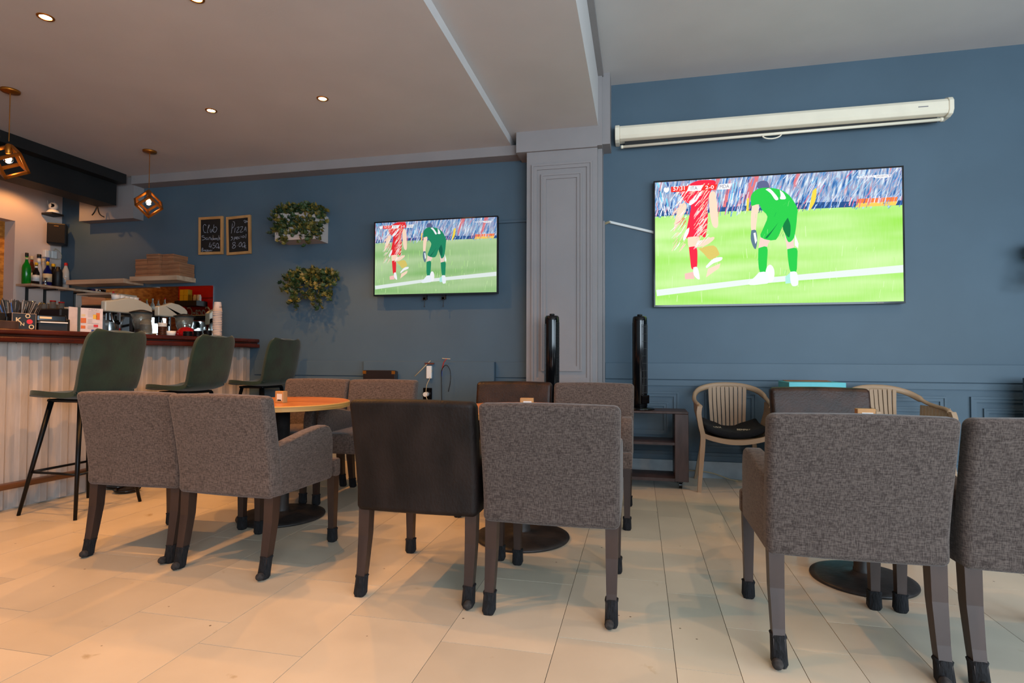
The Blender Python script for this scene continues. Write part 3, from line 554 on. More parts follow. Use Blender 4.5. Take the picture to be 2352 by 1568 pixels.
    bm.normal_update()
    for fc in bm.faces:
        if fc.normal.y > 0: fc.normal_flip()
    bmesh.ops.triangulate(bm, faces=bm.faces, ngon_method='EAR_CLIP'); obj('players_picture', bm, [MS[n] for n in names], scr)
    for s_, cn, a, c in TXT:
        fit_text(s_, X(a[0]), X(c[0]), Z(a[1]), Z(c[1]), -.007, scr, MS[cn], bold=.03 if s_ == 'NOVA' else .015 if cn == 'white' else 0)
    return t, W, H
YT = 5.13
tv, W, H = make_tv('large wall television with a slim black frame showing a football match', .128, 2.094, 1.481, 2.598, YT, .0125, 'big', 1.12, .05)
obj('wall_bracket', box(-.3, .3, .05, .07, .35, .75), M_mplast, tv); obj('brand_plate', box(W / 2 - .21, W / 2 - .16, -.006, -.003, .003, .011), M_grey, tv)
tv, W, H = make_tv('smaller wall television left of the pillar showing the same match', -2.527, -1.278, 1.625, 2.352, 5.08, .011, 'small', .95, .04)
bm = bmesh.new(); bx(bm, -.16, .16, .04, .12, .2, .5); obj('wall_bracket', bm, M_mplast, tv)
for dx in (-.105, .085):
    bm = bmesh.new(); bx(bm, dx - .014, dx + .022, .02, .045, -.04, .08); bx(bm, dx - .02, dx + .008, .02, .04, -.045, -.02); tube(bm, [(dx, .03, -.03), (dx - .004, .03, -.10)], .003, 6); cyl(bm, (dx - .004, .03, -.112), .006, .006, .014, 8); obj('bracket_strap', bm, M_mplast, tv)
# trunking
bm = bmesh.new(); tube(bm, [(-.30, 5.19, 2.262), (-.26, 5.17, 2.268)], .006, 6); tube(bm, [(-.30, 5.19, 2.25), (-.25, 5.17, 2.262)], .004, 6)
t = thing('cable_trunking', 'white cable trunking slanting from the pillar down to the large television', 'cable cover', (0, 0, 0)); obj('cable_end', bm, M_cord, t)
bm = bmesh.new(); bx(bm, 0, .46, -.012, .012, -.011, .011, .003, 1); bmesh.ops.rotate(bm, verts=bm.verts, matrix=Matrix.Rotation(R(16.2), 3, 'Y'), cent=(0, 0, 0)); bmesh.ops.translate(bm, verts=bm.verts, vec=(-.262, 5.187, 2.268)); obj('channel', bm, M_white, t)

# ================================================================== PROJECTION SCREEN
t = thing('projection_screen', 'rolled up projection screen in a long ivory case high on the right wall', 'projector screen')
bm = bmesh.new(); prism(bm, [(5.045, 3.0), (5.06, 2.975), (5.10, 2.968), (5.17, 2.968), (5.17, 3.088), (5.10, 3.098), (5.06, 3.09), (5.045, 3.065)], -.165, 2.385, 'x', .006, 2); obj('case', bm, M_cream, t, smooth=False)
for a, b in ((-.205, -.165), (2.385, 2.42)):
    bm = bmesh.new(); prism(bm, [(5.04, 3.0), (5.058, 2.968), (5.10, 2.955), (5.197, 2.955), (5.197, 3.12), (5.10, 3.115), (5.058, 3.098), (5.04, 3.07)], a, b, 'x', .006, 2); obj('end_cap', bm, M_cream, t)
obj('screen_fabric', box(-.12, 2.33, 5.112, 5.116, 2.925, 2.975), M_black, t)
bm = bmesh.new(); tube(bm, [(-.15, 5.112, 2.92), (2.36, 5.112, 2.945)], .0125, 12); cyl(bm, (-.155, 5.112, 2.92), .015, .015, .02, 12, 'x'); cyl(bm, (2.35, 5.112, 2.945), .016, .016, .02, 12, 'x'); obj('bottom_bar', bm, M_cream, t, smooth=True)
bm = bmesh.new(); tube(bm, [(1.1 + .075 * cos(a), 5.105, 2.925 - .034 * sin(a)) for a in [i * pi / 10 for i in range(11)]], .006, 8); obj('pull_handle', bm, M_cream, t, smooth=True)
obj('maker_plate', box(2.17, 2.24, 5.0435, 5.0445, 3.03, 3.038), M_grey, t)

# ================================================================== CHALKBOARDS
S1 = [[[-4.536,2.436],[-4.555,2.45],[-4.572,2.434],[-4.571,2.394],[-4.557,2.364],[-4.534,2.363]],[[-4.519,2.392],[-4.497,2.434],[-4.503,2.442],[-4.512,2.418],[-4.519,2.362],[-4.509,2.362]],[[-4.483,2.4],[-4.485,2.374],[-4.473,2.36],[-4.459,2.396],[-4.456,2.369]],[[-4.439,2.444],[-4.443,2.402],[-4.445,2.362]],[[-4.444,2.408],[-4.413,2.417],[-4.402,2.396],[-4.409,2.374],[-4.427,2.358],[-4.443,2.369]],[[-4.56,2.328],[-4.583,2.329],[-4.585,2.316],[-4.552,2.308],[-4.546,2.298],[-4.563,2.285],[-4.586,2.283]],[[-4.521,2.306],[-4.537,2.3],[-4.536,2.286],[-4.517,2.29],[-4.518,2.306],[-4.511,2.281]],[[-4.498,2.282],[-4.497,2.305],[-4.483,2.308],[-4.475,2.281]],[[-4.457,2.3],[-4.468,2.291],[-4.464,2.281],[-4.449,2.284],[-4.45,2.333],[-4.445,2.28]],[[-4.441,2.296],[-4.435,2.28],[-4.426,2.296],[-4.42,2.279],[-4.413,2.298]],[[-4.405,2.298],[-4.404,2.278]],[[-4.384,2.297],[-4.396,2.291],[-4.393,2.275],[-4.38,2.277]],[[-4.377,2.323],[-4.374,2.274]],[[-4.375,2.29],[-4.366,2.3],[-4.363,2.277]],[[-4.482,2.252],[-4.496,2.207],[-4.462,2.212]],[[-4.47,2.232],[-4.473,2.193]],[[-4.421,2.243],[-4.444,2.244],[-4.447,2.221],[-4.425,2.22],[-4.42,2.204],[-4.439,2.188],[-4.454,2.195]],[[-4.395,2.242],[-4.409,2.223],[-4.407,2.197],[-4.39,2.193],[-4.379,2.218],[-4.385,2.238],[-4.395,2.242]],[[-4.364,2.201],[-4.379,2.197],[-4.378,2.186],[-4.363,2.187]],[[-4.379,2.192],[-4.367,2.193]],[[-4.587,2.164],[-4.58,2.197],[-4.569,2.186],[-4.58,2.177],[-4.568,2.167],[-4.585,2.157]],[[-4.564,2.166],[-4.557,2.176],[-4.555,2.163],[-4.545,2.176],[-4.541,2.162],[-4.53,2.178],[-4.534,2.159],[-4.522,2.162],[-4.515,2.178],[-4.514,2.155],[-4.503,2.174],[-4.499,2.157],[-4.488,2.17],[-4.484,2.16],[-4.475,2.173],[-4.469,2.16],[-4.454,2.172]]]
S2 = [[[-4.207,2.462],[-4.188,2.458],[-4.184,2.435],[-4.199,2.403],[-4.219,2.391]],[[-4.211,2.443],[-4.217,2.391],[-4.224,2.339]],[[-4.176,2.396],[-4.183,2.344]],[[-4.158,2.398],[-4.128,2.4],[-4.16,2.346],[-4.127,2.351]],[[-4.117,2.401],[-4.083,2.403],[-4.116,2.347],[-4.079,2.352]],[[-4.068,2.358],[-4.05,2.403],[-4.042,2.351]],[[-4.061,2.374],[-4.042,2.376]],[[-4.207,2.301],[-4.225,2.3],[-4.204,2.286],[-4.211,2.274],[-4.228,2.264]],[[-4.184,2.298],[-4.185,2.279],[-4.192,2.26]],[[-4.183,2.295],[-4.171,2.298],[-4.167,2.288],[-4.181,2.279]],[[-4.159,2.284],[-4.144,2.293],[-4.152,2.3],[-4.163,2.288],[-4.155,2.274],[-4.14,2.279]],[[-4.122,2.299],[-4.133,2.293],[-4.133,2.28],[-4.118,2.283]],[[-4.104,2.308],[-4.102,2.288]],[[-4.074,2.31],[-4.089,2.298],[-4.081,2.287],[-4.067,2.293],[-4.067,2.31],[-4.061,2.29]],[[-4.043,2.325],[-4.048,2.28]],[[-4.177,2.243],[-4.203,2.237],[-4.199,2.218],[-4.169,2.203],[-4.176,2.184],[-4.202,2.179],[-4.206,2.195],[-4.18,2.217],[-4.173,2.236],[-4.177,2.243]],[[-4.148,2.206],[-4.143,2.204]],[[-4.106,2.24],[-4.125,2.224],[-4.126,2.199],[-4.113,2.192],[-4.098,2.21],[-4.101,2.236],[-4.106,2.24]],[[-4.066,2.238],[-4.084,2.223],[-4.089,2.197],[-4.076,2.187],[-4.058,2.209],[-4.056,2.231],[-4.066,2.238]],[[-4.043,2.205],[-4.059,2.196],[-4.057,2.18],[-4.039,2.176]],[[-4.059,2.189],[-4.046,2.192]],[[-4.077,2.462],[-4.062,2.471],[-4.051,2.458],[-4.066,2.449],[-4.047,2.445],[-4.036,2.464],[-4.029,2.45],[-4.048,2.467]]]
def board(label, q, strokes, rz):
    t = thing('chalkboard', label, 'chalkboard', (0, 0, 0), group='chalk menu boards on the blue wall')
    (xa, za), (xb, zb), (xc, zc), (xd, zd) = q; y1, y0 = 5.197, 5.172
    def L2(p, qq, s): return (p[0] + (qq[0] - p[0]) * s, p[1] + (qq[1] - p[1]) * s)
    ctr = (sum(p[0] for p in q) / 4, sum(p[1] for p in q) / 4); inn = []
    for p in q: inn.append((p[0] + (.026 if p[0] < ctr[0] else -.026), p[1] + (.028 if p[1] < ctr[1] else -.028)))
    for k in range(4):
        n = (k + 1) % 4; pr = [q[k], q[n], inn[n], inn[k]]; bm = bmesh.new(); prism(bm, pr, y0, y1, 'y', .0015, 1); obj('frame_rail', bm, M_woodfr, t)
    bm = bmesh.new(); prism(bm, inn, y0 + .008, y1, 'y'); sl = obj('slate', bm, M_chalk, t)
    bm = bmesh.new()
    for s_ in strokes:
        pts = smooth_pts([(p[0], p[1], 0) for p in s_], 4) if len(s_) > 2 else [Vector((p[0], p[1], 0)) for p in s_]
        ribbon(bm, [(p.x, p.y) for p in pts], .0042 if len(s_) < 15 else .0034, y0 + .0072)
    for fc in bm.faces:
        fc.normal_update()
        if fc.normal.y > 0: fc.normal_flip()
    obj('chalk_writing', bm, M_chalkw, sl)
board('left chalkboard in an oak frame reading Club Sandwich 4.50', [(-4.631, 2.529), (-4.331, 2.529), (-4.324, 2.121), (-4.625, 2.124)], S1, 0)
board('right chalkboard in an oak frame reading Pizza special 8.00', [(-4.288, 2.515), (-3.995, 2.526), (-3.982, 2.115), (-4.273, 2.107)], S2, 0)

# ================================================================== IVY
def leaf_mesh(i):
    bm = bmesh.new(); n = 5; pts = [(0, 0)]
    prof = [(.012, .004), (.02, .014), (.012, .018), (.016, .03), (.006, .028), (0, .042)]
    right = [(a * random.uniform(.85, 1.15), b) for a, b in prof]; out = [(0, 0)] + right + [(-a, b) for a, b in reversed(right[:-1])]
    c = bm.verts.new((0, .016, .004)); vs = [bm.verts.new((a, b, -.006 * abs(a) / .02 - .004 * (b / .04) ** 2)) for a, b in out]
    for k in range(len(vs)): bm.faces.new((c, vs[k], vs[(k + 1) % len(vs)]))
    me = bpy.data.meshes.new('leaf'); bm.to_mesh(me); bm.free(); return me
leafm = [mat('ivy_leaf_green', '2e4520', .5, var=.25, vscale=30), mat('ivy_leaf_olive', '4c4d20', .5, var=.25, vscale=30), mat('ivy_leaf_yellow', '76692c', .5, var=.2, vscale=30), mat('ivy_leaf_dark', '1b3018', .5, var=.2, vscale=30)]
leaves = []
for k in range(8):
    me = leaf_mesh(k); me.materials.append(leafm[k % 4]); leaves.append(me)
def ivy(label, x0, x1, ztop, zmid, strands, yb, nleaf, planter=None):
    t = thing('ivy_planter', label, 'plant', ((x0 + x1) / 2, 5.2, zmid), group='artificial ivy planters on the blue wall'); cx = (x0 + x1) / 2
    loc = lambda x, y, z: (x - cx, y - 5.2, z - zmid)
    rng = random.Random(int(x0 * 100)); pts = []
    if planter:
        a, b, za, zb, ya = planter; bm = bmesh.new()
        for q in ((a, b, ya, ya + .014, za, zb), (a, b, 5.186, 5.2, za, zb), (a, a + .014, ya + .014, 5.186, za, zb), (b - .014, b, ya + .014, 5.186, za, zb), (a + .014, b - .014, ya + .014, 5.186, za, za + .014)): bx(bm, q[0] - cx, q[1] - cx, q[2] - 5.2, q[3] - 5.2, q[4] - zmid, q[5] - zmid)
        obj('planter_box', bm, mat('whitewashed_planter_wood', 'b8aca4', .7, var=.05), t)
    else:
        bm = bmesh.new(); bx(bm, x0 + .06 - cx, x1 - .06 - cx, -.13, 0, .02, (ztop - zmid) - .08); obj('planter_box', bm, M_mplast, t)
    bm = bmesh.new()
    for sx, sz in strands:
        p = [loc(sx, yb + .02, zmid + .06), loc(sx + .01, yb - .03, zmid + .02), loc(sx + rng.uniform(-.02, .02), yb - .035, (zmid + sz) / 2), loc(sx + rng.uniform(-.03, .03), yb - .02, sz)]
        sp = smooth_pts(p, 5); tube(bm, sp, .002, 5)
        for q in sp[3:]: pts.append((q, .028))
    obj('stems', bm, mat('ivy_stem', '4a3c22', .7), t)
    N0 = nleaf; dense = bmesh.new()
    for i in range(int(N0 * 2.1)):
        if (i < N0 * .62) or (i > N0 and i % 5 < 3):
            q = Vector(loc(rng.uniform(x0, x1), rng.uniform(yb - .06, yb + .1), zmid + (ztop - zmid) * rng.random() ** .7)); 
            edge = abs(q.x) / ((x1 - x0) / 2)
            if edge > .85: q.z = min(q.z, (ztop - zmid) * .8)
            jit = .012
        else:
            q, jit = rng.choice(pts); q = Vector(q)
        if i >= N0:   # past the limit: joined foliage behind the single leaves
            lp = q + Vector((rng.gauss(0, jit), rng.gauss(0, jit * .6) + .006, rng.gauss(0, jit))); lp.y = min(lp.y, -.015); sc_ = rng.uniform(.95, 1.5)
            mt = Matrix.Translation(lp) @ Matrix.Rotation(R(rng.uniform(-60, 60)), 4, 'Z') @ Matrix.Rotation(R(rng.uniform(95, 200)), 4, 'X') @ Matrix.Rotation(R(rng.uniform(-50, 50)), 4, 'Y') @ Matrix.Scale(sc_, 4)
            k0 = len(dense.verts); f0 = len(dense.faces); src = leaves[rng.randrange(8)]; mi = rng.randrange(4); dense.from_mesh(src); dense.verts.ensure_lookup_table(); dense.faces.ensure_lookup_table()
            for v in dense.verts[k0:]: v.co = mt @ v.co
            for fc in dense.faces[f0:]: fc.material_index = mi
            continue
        o = bpy.data.objects.new('leaf', leaves[rng.randrange(8)]); COL.objects.link(o); o.parent = t
        o.location = q + Vector((rng.gauss(0, jit), rng.gauss(0, jit * .6) - .01, rng.gauss(0, jit)))
        if o.location.y > -.02: o.location.y = -.02
        s = rng.uniform(.75, 1.25); s *= 1.35; o.scale = (s, s, s); o.rotation_euler = (R(rng.uniform(95, 200)), R(rng.uniform(-50, 50)), R(rng.uniform(-60, 60)))
    dm = obj('foliage', dense, leafm, t); dm['kind'] = 'stuff'
ivy('upper ivy planter with a pale wooden box left of the small television', -3.56, -3.04, 2.53, 2.31, [(-3.50, 2.30), (-3.45, 2.17), (-3.41, 2.2), (-3.31, 2.27), (-3.25, 2.19), (-3.2, 2.2), (-3.13, 2.18), (-3.1, 2.22), (-3.06, 2.25), (-3.53, 2.24)], 4.99, 300, (-3.545, -3.098, 2.19, 2.46, 4.965))
ivy('lower ivy planter with hanging strands and no visible box', -3.42, -2.96, 1.875, 1.77, [(-3.38, 1.55), (-3.34, 1.54), (-3.30, 1.6), (-3.2, 1.64), (-3.12, 1.55), (-3.09, 1.53), (-3.0, 1.62), (-2.97, 1.58), (-3.45, 1.7)], 5.06, 300)
ivy('ivy planter cut off by the right edge of the photo', 2.93, 3.35, 1.9, 1.78, [(2.95, 1.6), (2.99, 1.62), (3.1, 1.55), (3.25, 1.6)], 5.06, 130)

# ================================================================== CEILING LIGHTS
for x, y, l in zip([p[0] for p in DL], [p[1] for p in DL], ('recessed downlight at the top left corner of the ceiling', 'recessed downlight cut off by the top edge of the photo', 'recessed downlight nearest the bar pendants', 'recessed downlight nearest the small television')):
    t = thing('downlight', l, 'ceiling light', (x, y, ZL), group='recessed ceiling downlights')
    bm = bmesh.new(); lathe(bm, [(.030, -.004), (.034, -.006), (.042, -.004), (.044, 0)], seg=28, cap=False); lathe(bm, [(.030, -.004), (.028, .0)], seg=28, cap=False); obj('ring', bm, M_gold, t, smooth=True)
    bm = bmesh.new(); lathe(bm, [(.001, -.0015), (.029, -.0015)], seg=24); bmesh.ops.reverse_faces(bm, faces=bm.faces); obj('lamp', bm, M_led, t)
def pendant(label, loc, rz, tilt, zc):
    t = thing('pendant_lamp', label, 'pendant lamp', loc, group='gold cube pendant lamps over the bar')
    bm = bmesh.new(); lathe(bm, [(.001, -.026), (.006, -.024), (.05, -.018), (.058, -.014), (.06, 0)], seg=32); obj('canopy', bm, M_gold, t, smooth=True)
    a = .163; top = zc + a * .866
    bm = bmesh.new(); tube(bm, [(0, 0, -.02), (0, 0, top - loc[2] + .01)], .003, 8); obj('cord', bm, M_gold, t)
    bm = bmesh.new(); w_ = .019; h = a / 2
    for i in (-1, 1):
        for j in (-1, 1):
            bx(bm, -h, h, i * h - w_ * (i > 0) * 1 - (0 if i > 0 else 0), i * h + w_ * (i < 0), j * h - w_ * (j > 0), j * h + w_ * (j < 0))
            bx(bm, i * h - w_ * (i > 0), i * h + w_ * (i < 0), -h, h, j * h - w_ * (j > 0), j * h + w_ * (j < 0))
            bx(bm, i * h - w_ * (i > 0), i * h + w_ * (i < 0), j * h - w_ * (j > 0), j * h + w_ * (j < 0), -h, h)
    # thicken bars
    bmesh.ops.scale(bm, verts=bm.verts, vec=(1, 1, 1))
    q = Vector((1, 1, 1)).normalized().rotation_difference(Vector((0, 0, 1))); nv = q @ Vector((-1, 0, 0)); rz = math.atan2(-loc[1], -loc[0]) - math.atan2(nv.y, nv.x) + rz; mt = Matrix.Rotation(rz, 4, 'Z') @ Matrix.Rotation(tilt, 4, 'X') @ q.to_matrix().to_4x4()
    bmesh.ops.transform(bm, matrix=Matrix.Translation((0, 0, zc - loc[2])) @ mt, verts=bm.verts); obj('cube_frame', bm, M_gold, t)
    bm = bmesh.new(); lathe(bm, [(.001, .135), (.012, .13), (.02, .12), (.02, .06), (.017, .055), (.001, .055)], (0, 0, zc - loc[2]), 20); obj('socket', bm, M_gold, t, smooth=True)
    bm = bmesh.new(); bmesh.ops.create_uvsphere(bm, u_segments=20, v_segments=12, radius=.030, matrix=Matrix.Translation((0, 0, zc - loc[2] + .018))); gb = obj('bulb', bm, M_glass, t, smooth=True)
    bm = bmesh.new(); bmesh.ops.create_uvsphere(bm, u_segments=12, v_segments=8, radius=.014, matrix=Matrix.Translation((0, 0, zc - loc[2] + .02))); obj('filament', bm, MATS['glowing_bulb'], gb, smooth=True)
    d = bpy.data.lights.new('pendant_glow', 'POINT'); d.energy = 3.5; d.color = (1, .55, .22); d.shadow_soft_size = .016; o = bpy.data.objects.new('pendant_glow', d); COL.objects.link(o); o.location = (loc[0], loc[1], zc - .002)
pendant('gold cube pendant lamp nearest the camera, cut by the left edge', (-4.505, 3.2, ZL), R(28), R(9), 2.455); pendant('gold cube pendant lamp farther along the bar', (-4.54, 4.45, ZL), R(4), 0, 2.478)

# ================================================================== BEHIND THE BAR
t = thing('wall_mirror', 'long frameless mirror on the wall behind the bar', 'mirror'); obj('glass', box(-6.3, -4.443, 5.190, 5.1995, 1.18, 1.785), M_mirror, t); obj('edge_trim', box(-6.3, -4.443, 5.186, 5.1995, 1.785, 1.792), M_chrome, t)
def shelf(label, x0, x1, y0, y1, z0, z1): return tag(obj('wall_shelf', box(x0, x1, y0, y1, z0, z1, .002, 1), M_wood), label, 'shelf')
shelf('empty pale oak wall shelf left of the pizza box shelf', -6.12, -5.35, 4.955, D, 1.812, 1.860); shelf('pale oak wall shelf carrying the cardboard pizza boxes', -5.27, -4.672, 4.945, D, 1.826, 1.874)
t = thing('bottle_shelf', 'narrow wooden shelf on black brackets with liquor bottles on it', 'shelf'); obj('board', box(-6.499, -6.28, 4.72, 5.199, 1.776, 1.8, .002, 1), M_wood, t)
for y in (4.83, 5.02): bm = bmesh.new(); bx(bm, -6.499, -6.485, y - .012, y + .012, 1.5, 1.776); bx(bm, -6.485, -6.32, y - .01, y + .01, 1.762, 1.776); obj('bracket', bm, M_black, t)
tag(obj('wall_shelf', box(-6.05, -5.6, 5.02, D, 1.70, 1.722, .002, 1), M_wood), 'small lower wooden shelf below the empty oak shelf', 'shelf')
t = thing('back_counter', 'wooden back counter with glasses along the side wall', 'counter'); obj('worktop', box(-6.499, -6.02, 4.3, 5.18, 1.43, 1.46, .003, 1), M_wood, t); obj('cabinet', box(-6.499, -6.05, 4.3, 5.18, 0, 1.43), M_unit, t)
# bottles
def bottle(label, x, y, z, H, rb, rn, body, capc, capm, lab=None, shoulder=.62, group='bottles and shaker on the bottle shelf', neck=None):
    t = thing('bottle', label, 'bottle', (x, y, z), group=group); s = shoulder
    bm = bmesh.new(); lathe(bm, [(rb * .9, 0), (rb, .006), (rb, H * (s - .08)), (rb * .9, H * s), (rn * 1.3, H * (s + .12)), (rn, H * (s + .18)), (rn, H * .93)], seg=18); obj('glass_body', bm, body, t, smooth=True)
    bm = bmesh.new(); lathe(bm, [(rn * 1.12, H * .88), (rn * 1.15, H * .885), (rn * 1.15, H * .995), (rn * .9, H)], seg=14); obj('cap', bm, capm, t, smooth=True)
    if lab: bm = bmesh.new(); lathe(bm, [(rb * 1.02, H * .14), (rb * 1.02, H * .42)], seg=18); obj('paper_label', bm, lab, t, smooth=True)
    if neck: bm = bmesh.new(); lathe(bm, [(rn * 1.08, H * (s + .2)), (rn * 1.08, H * .84)], seg=12); obj('neck_label', bm, neck, t, smooth=True)
    return t
G = lambda n, c, r_=.12, **k: mat(n, c, r_, **k)
gGreen = G('green_bottle_glass', '0c7a1c'); gDark = G('dark_bottle_glass', '1a1210'); gBlue = G('blue_bottle_glass', '0a1250'); gClear = G('clear_bottle_liquid', 'b9b2a8', .15); gRed = G('red_cap', 'c01812', .4); gYel = G('yellow_cap', 'd8a818', .4); gBeige = G('beige_paper', 'cdb893', .7); gBlk = M_mplast; gWht = M_white; gBrown = G('amber_bottle_glass', '5a2a10'); gOr = G('orange_label', 'c8641e', .5); gNavy = G('navy_label', '1c3a86', .5)
zs = 1.8; X = -6.40
bottle('tall green liquor bottle with a black cap at the left end of the bottle shelf', X, 4.752, zs, .335, .040, .013, gGreen, None, gBlk, None, .58, neck=gBeige)
bottle('bottle with a red and cream cap behind the yellow capped one', -6.44, 4.835, zs, .315, .028, .013, gBrown, None, gBeige, gWht, neck=gRed)
bottle('small dark bottle with a yellow cap and white label on the bottle shelf', -6.33, 4.80, zs, .235, .031, .013, gDark, None, gYel, gWht, .55, neck=gWht)
bottle('tall white bottle with a large black stopper', -6.42, 4.895, zs, .345, .034, .017, G('white_bottle', 'c9c4c2', .3), None, gBlk, None, .5, neck=gWht)
bottle('clear bottle with a beige cap beside the white one', -6.45, 4.965, zs, .31, .028, .014, gClear, None, gBeige)
bottle('dark blue liqueur bottle with a cream label', -6.35, 4.935, zs, .315, .040, .013, gBlue, None, gNavy, gBeige, .52, neck=gYel)
bottle('orange capped bottle partly hidden behind the black shaker', -6.45, 5.075, zs, .27, .03, .016, gDark, None, gYel, None, .6)
bottle('clear spirit bottle with a bright red cap at the right end of the bottle shelf', -6.36, 5.145, zs, .29, .035, .015, gClear, None, gRed, G('silver_label', '9aa0a6', .3), .68)
bm = bmesh.new(); lathe(bm, [(.036, 0), (.043, .01), (.043, .16), (.036, .19), (.02, .205), (.02, .225), (.001, .23)], seg=22); tag(obj('shaker', bm, gBlk, loc=(-6.34, 5.04, zs), smooth=True), 'matt black cocktail shaker between the blue and red capped bottles', 'shaker')
bm = bmesh.new(); lathe(bm, [(.022, 0), (.012, .02), (.008, .04), (.02, .08), (.018, .08), (.004, .045), (.001, .045)], seg=16); tag(obj('jigger', bm, M_chrome, loc=(-6.30, 4.875, zs), smooth=True), 'small steel jigger in front of the bottles', 'jigger')
# glasses on the back counter
rg = random.Random(3)
for i in range(14):
    t = thing('drinking_glass', ('drinking glass, %s from the left in the crowded row on the back counter' if i < 9 else 'lidded jar, %s from the left in the crowded row on the back counter') % 'first second third fourth fifth sixth seventh eighth ninth tenth eleventh twelfth thirteenth fourteenth'.split()[i], 'glass', (-6.12 - .09 * (i % 2), 4.36 + .046 * i, 1.46), group='glasses and jars on the back counter')
    h = rg.uniform(.11, .15); bm = bmesh.new(); lathe(bm, [(.018, 0), (.024, .004), (.026, h), (.024, h), (.02, .008), (.001, .008)], seg=14); obj('glass_wall', bm, G('pale_drinking_glass', 'a8a49c', .1, trans=.6), t, smooth=True)
    if i > 8: bm = bmesh.new(); lathe(bm, [(.027, h), (.027, h + .014), (.001, h + .016)], seg=14); obj('lid', bm, (gYel, gRed, gBeige, gRed, gWht)[i - 9], t, smooth=True)
t = thing('receipt_printer', 'beige receipt printer with two blue lights on the back counter', 'printer', (-6.2, 5.06, 1.46)); obj('body', box(-.07, .12, -.08, .09, 0, .11, .012, 2), M_cream, t)
for dy in (-.03, .01): obj('indicator', box(.12, .1215, dy, dy + .022, .03, .038), mat('blue_indicator', (.1, .35, 1), .4, emit=3), t)
bm = bmesh.new(); lathe(bm, [(.05, 0), (.075, .015), (.08, .035), (.06, .05), (.001, .045)], seg=22); tag(obj('dish', bm, M_bplast, loc=(-6.06, 4.93, 1.46), smooth=True), 'round black dish on the back counter beside the printer', 'dish')
# pizza boxes
n = 0
for cx_, y0, nb, wd, top in ((-5.165, 4.985, 4, .155, .0), (-5.005, 4.97, 5, .155, 0), (-4.855, 5.0, 5, .14, 0), (-4.745, 4.975, 3, .13, 0)):
    for k in range(nb):
        t = thing('pizza_box', 'flat brown cardboard box, layer %s of the %s stack on the oak shelf' % (('lowest', 'second', 'third', 'fourth', 'topmost')[k], ('leftmost', 'second', 'third', 'right end')[n]), 'box', (cx_ + rg.uniform(-.005, .005), 5.085 + rg.uniform(-.006, .006) + (y0 - 4.98), 1.874 + k * .0475), R(rg.uniform(-1.5, 1.5)), 'cardboard boxes on the oak shelf')
        obj('tray', box(-wd / 2, wd / 2, -.1, .1, 0, .030, .001, 1), M_card, t); obj('lid', box(-wd / 2 - .001, wd / 2 + .001, -.102, .1, .031, .0468, .001, 1), M_card, t)
    n += 1
# speaker, camera, sockets
t = thing('wall_speaker', 'black wall speaker in the corner under the white camera', 'speaker', (-6.36, 5.04, 2.275), R(42)); obj('cabinet', box(-.085, .085, -.06, .07, 0, .235, .012, 2), M_mplast, t); obj('grille', box(-.078, .078, -.066, -.06, .012, .222, .004, 1), mat('speaker_cloth', '17130f', .9, col2='241e18', vscale=150), t); obj('badge', box(-.02, .02, -.069, -.066, .195, .203), M_gold, t)
t = thing('security_camera', 'white pan camera with two aerials on a small black shelf above the speaker', 'camera', (-6.4, 5.02, 2.625)); obj('bracket_shelf', box(-.09, .06, -.06, .07, -.02, 0), M_black, t)
bm = bmesh.new(); lathe(bm, [(.06, 0), (.065, .01), (.045, .035), (.03, .045), (.001, .046)], seg=24); obj('base', bm, M_white, t, smooth=True)
bm = bmesh.new(); bmesh.ops.create_uvsphere(bm, u_segments=20, v_segments=14, radius=.045, matrix=Matrix.Translation((.015, -.01, .078))); obj('head', bm, M_white, t, smooth=True)
bm = bmesh.new(); cyl(bm, (.033, -.05, .078), .02, .022, .018, 18, 'y'); obj('lens', bm, M_bplast, t)
bm = bmesh.new(); tube(bm, [(-.05, 0, .03), (-.085, 0, .15)], .006, 8, .004); obj('aerial', bm, M_white, t); bm = bmesh.new(); tube(bm, [(-.03, .03, .03), (-.025, .03, .15)], .006, 8, .004); obj('aerial', bm, M_white, t)
t = thing('socket_adapter', 'pair of white plug adapters with a thin cable under the speaker', 'socket', (-6.5, 5.04, 2.13)); obj('plug', box(0, .05, -.055, 0, 0, .085, .006, 1), M_white, t); obj('plug', box(0, .06, .01, .07, 0, .085, .006, 1), M_white, t)
bm = bmesh.new(); tube(bm, smooth_pts([(.03, .05, .08), (.03, .07, .12), (.04, .12, .08), (.04, .13, .02), (.03, .08, 0)], 5), .003, 6); obj('cable', bm, M_cord, t)
bm = bmesh.new(); tube(bm, smooth_pts([(-5.78, 5.0, 2.66), (-5.80, 4.99, 2.60), (-5.84, 5.0, 2.575)], 5), .007, 6); tube(bm, smooth_pts([(-5.77, 5.0, 2.66), (-5.74, 5.0, 2.58), (-5.70, 5.02, 2.55)], 5), .006, 6); tag(obj('loose_cable_ends', bm, M_black, smooth=True), 'two loose black cable ends hanging under the black beam', 'cable')
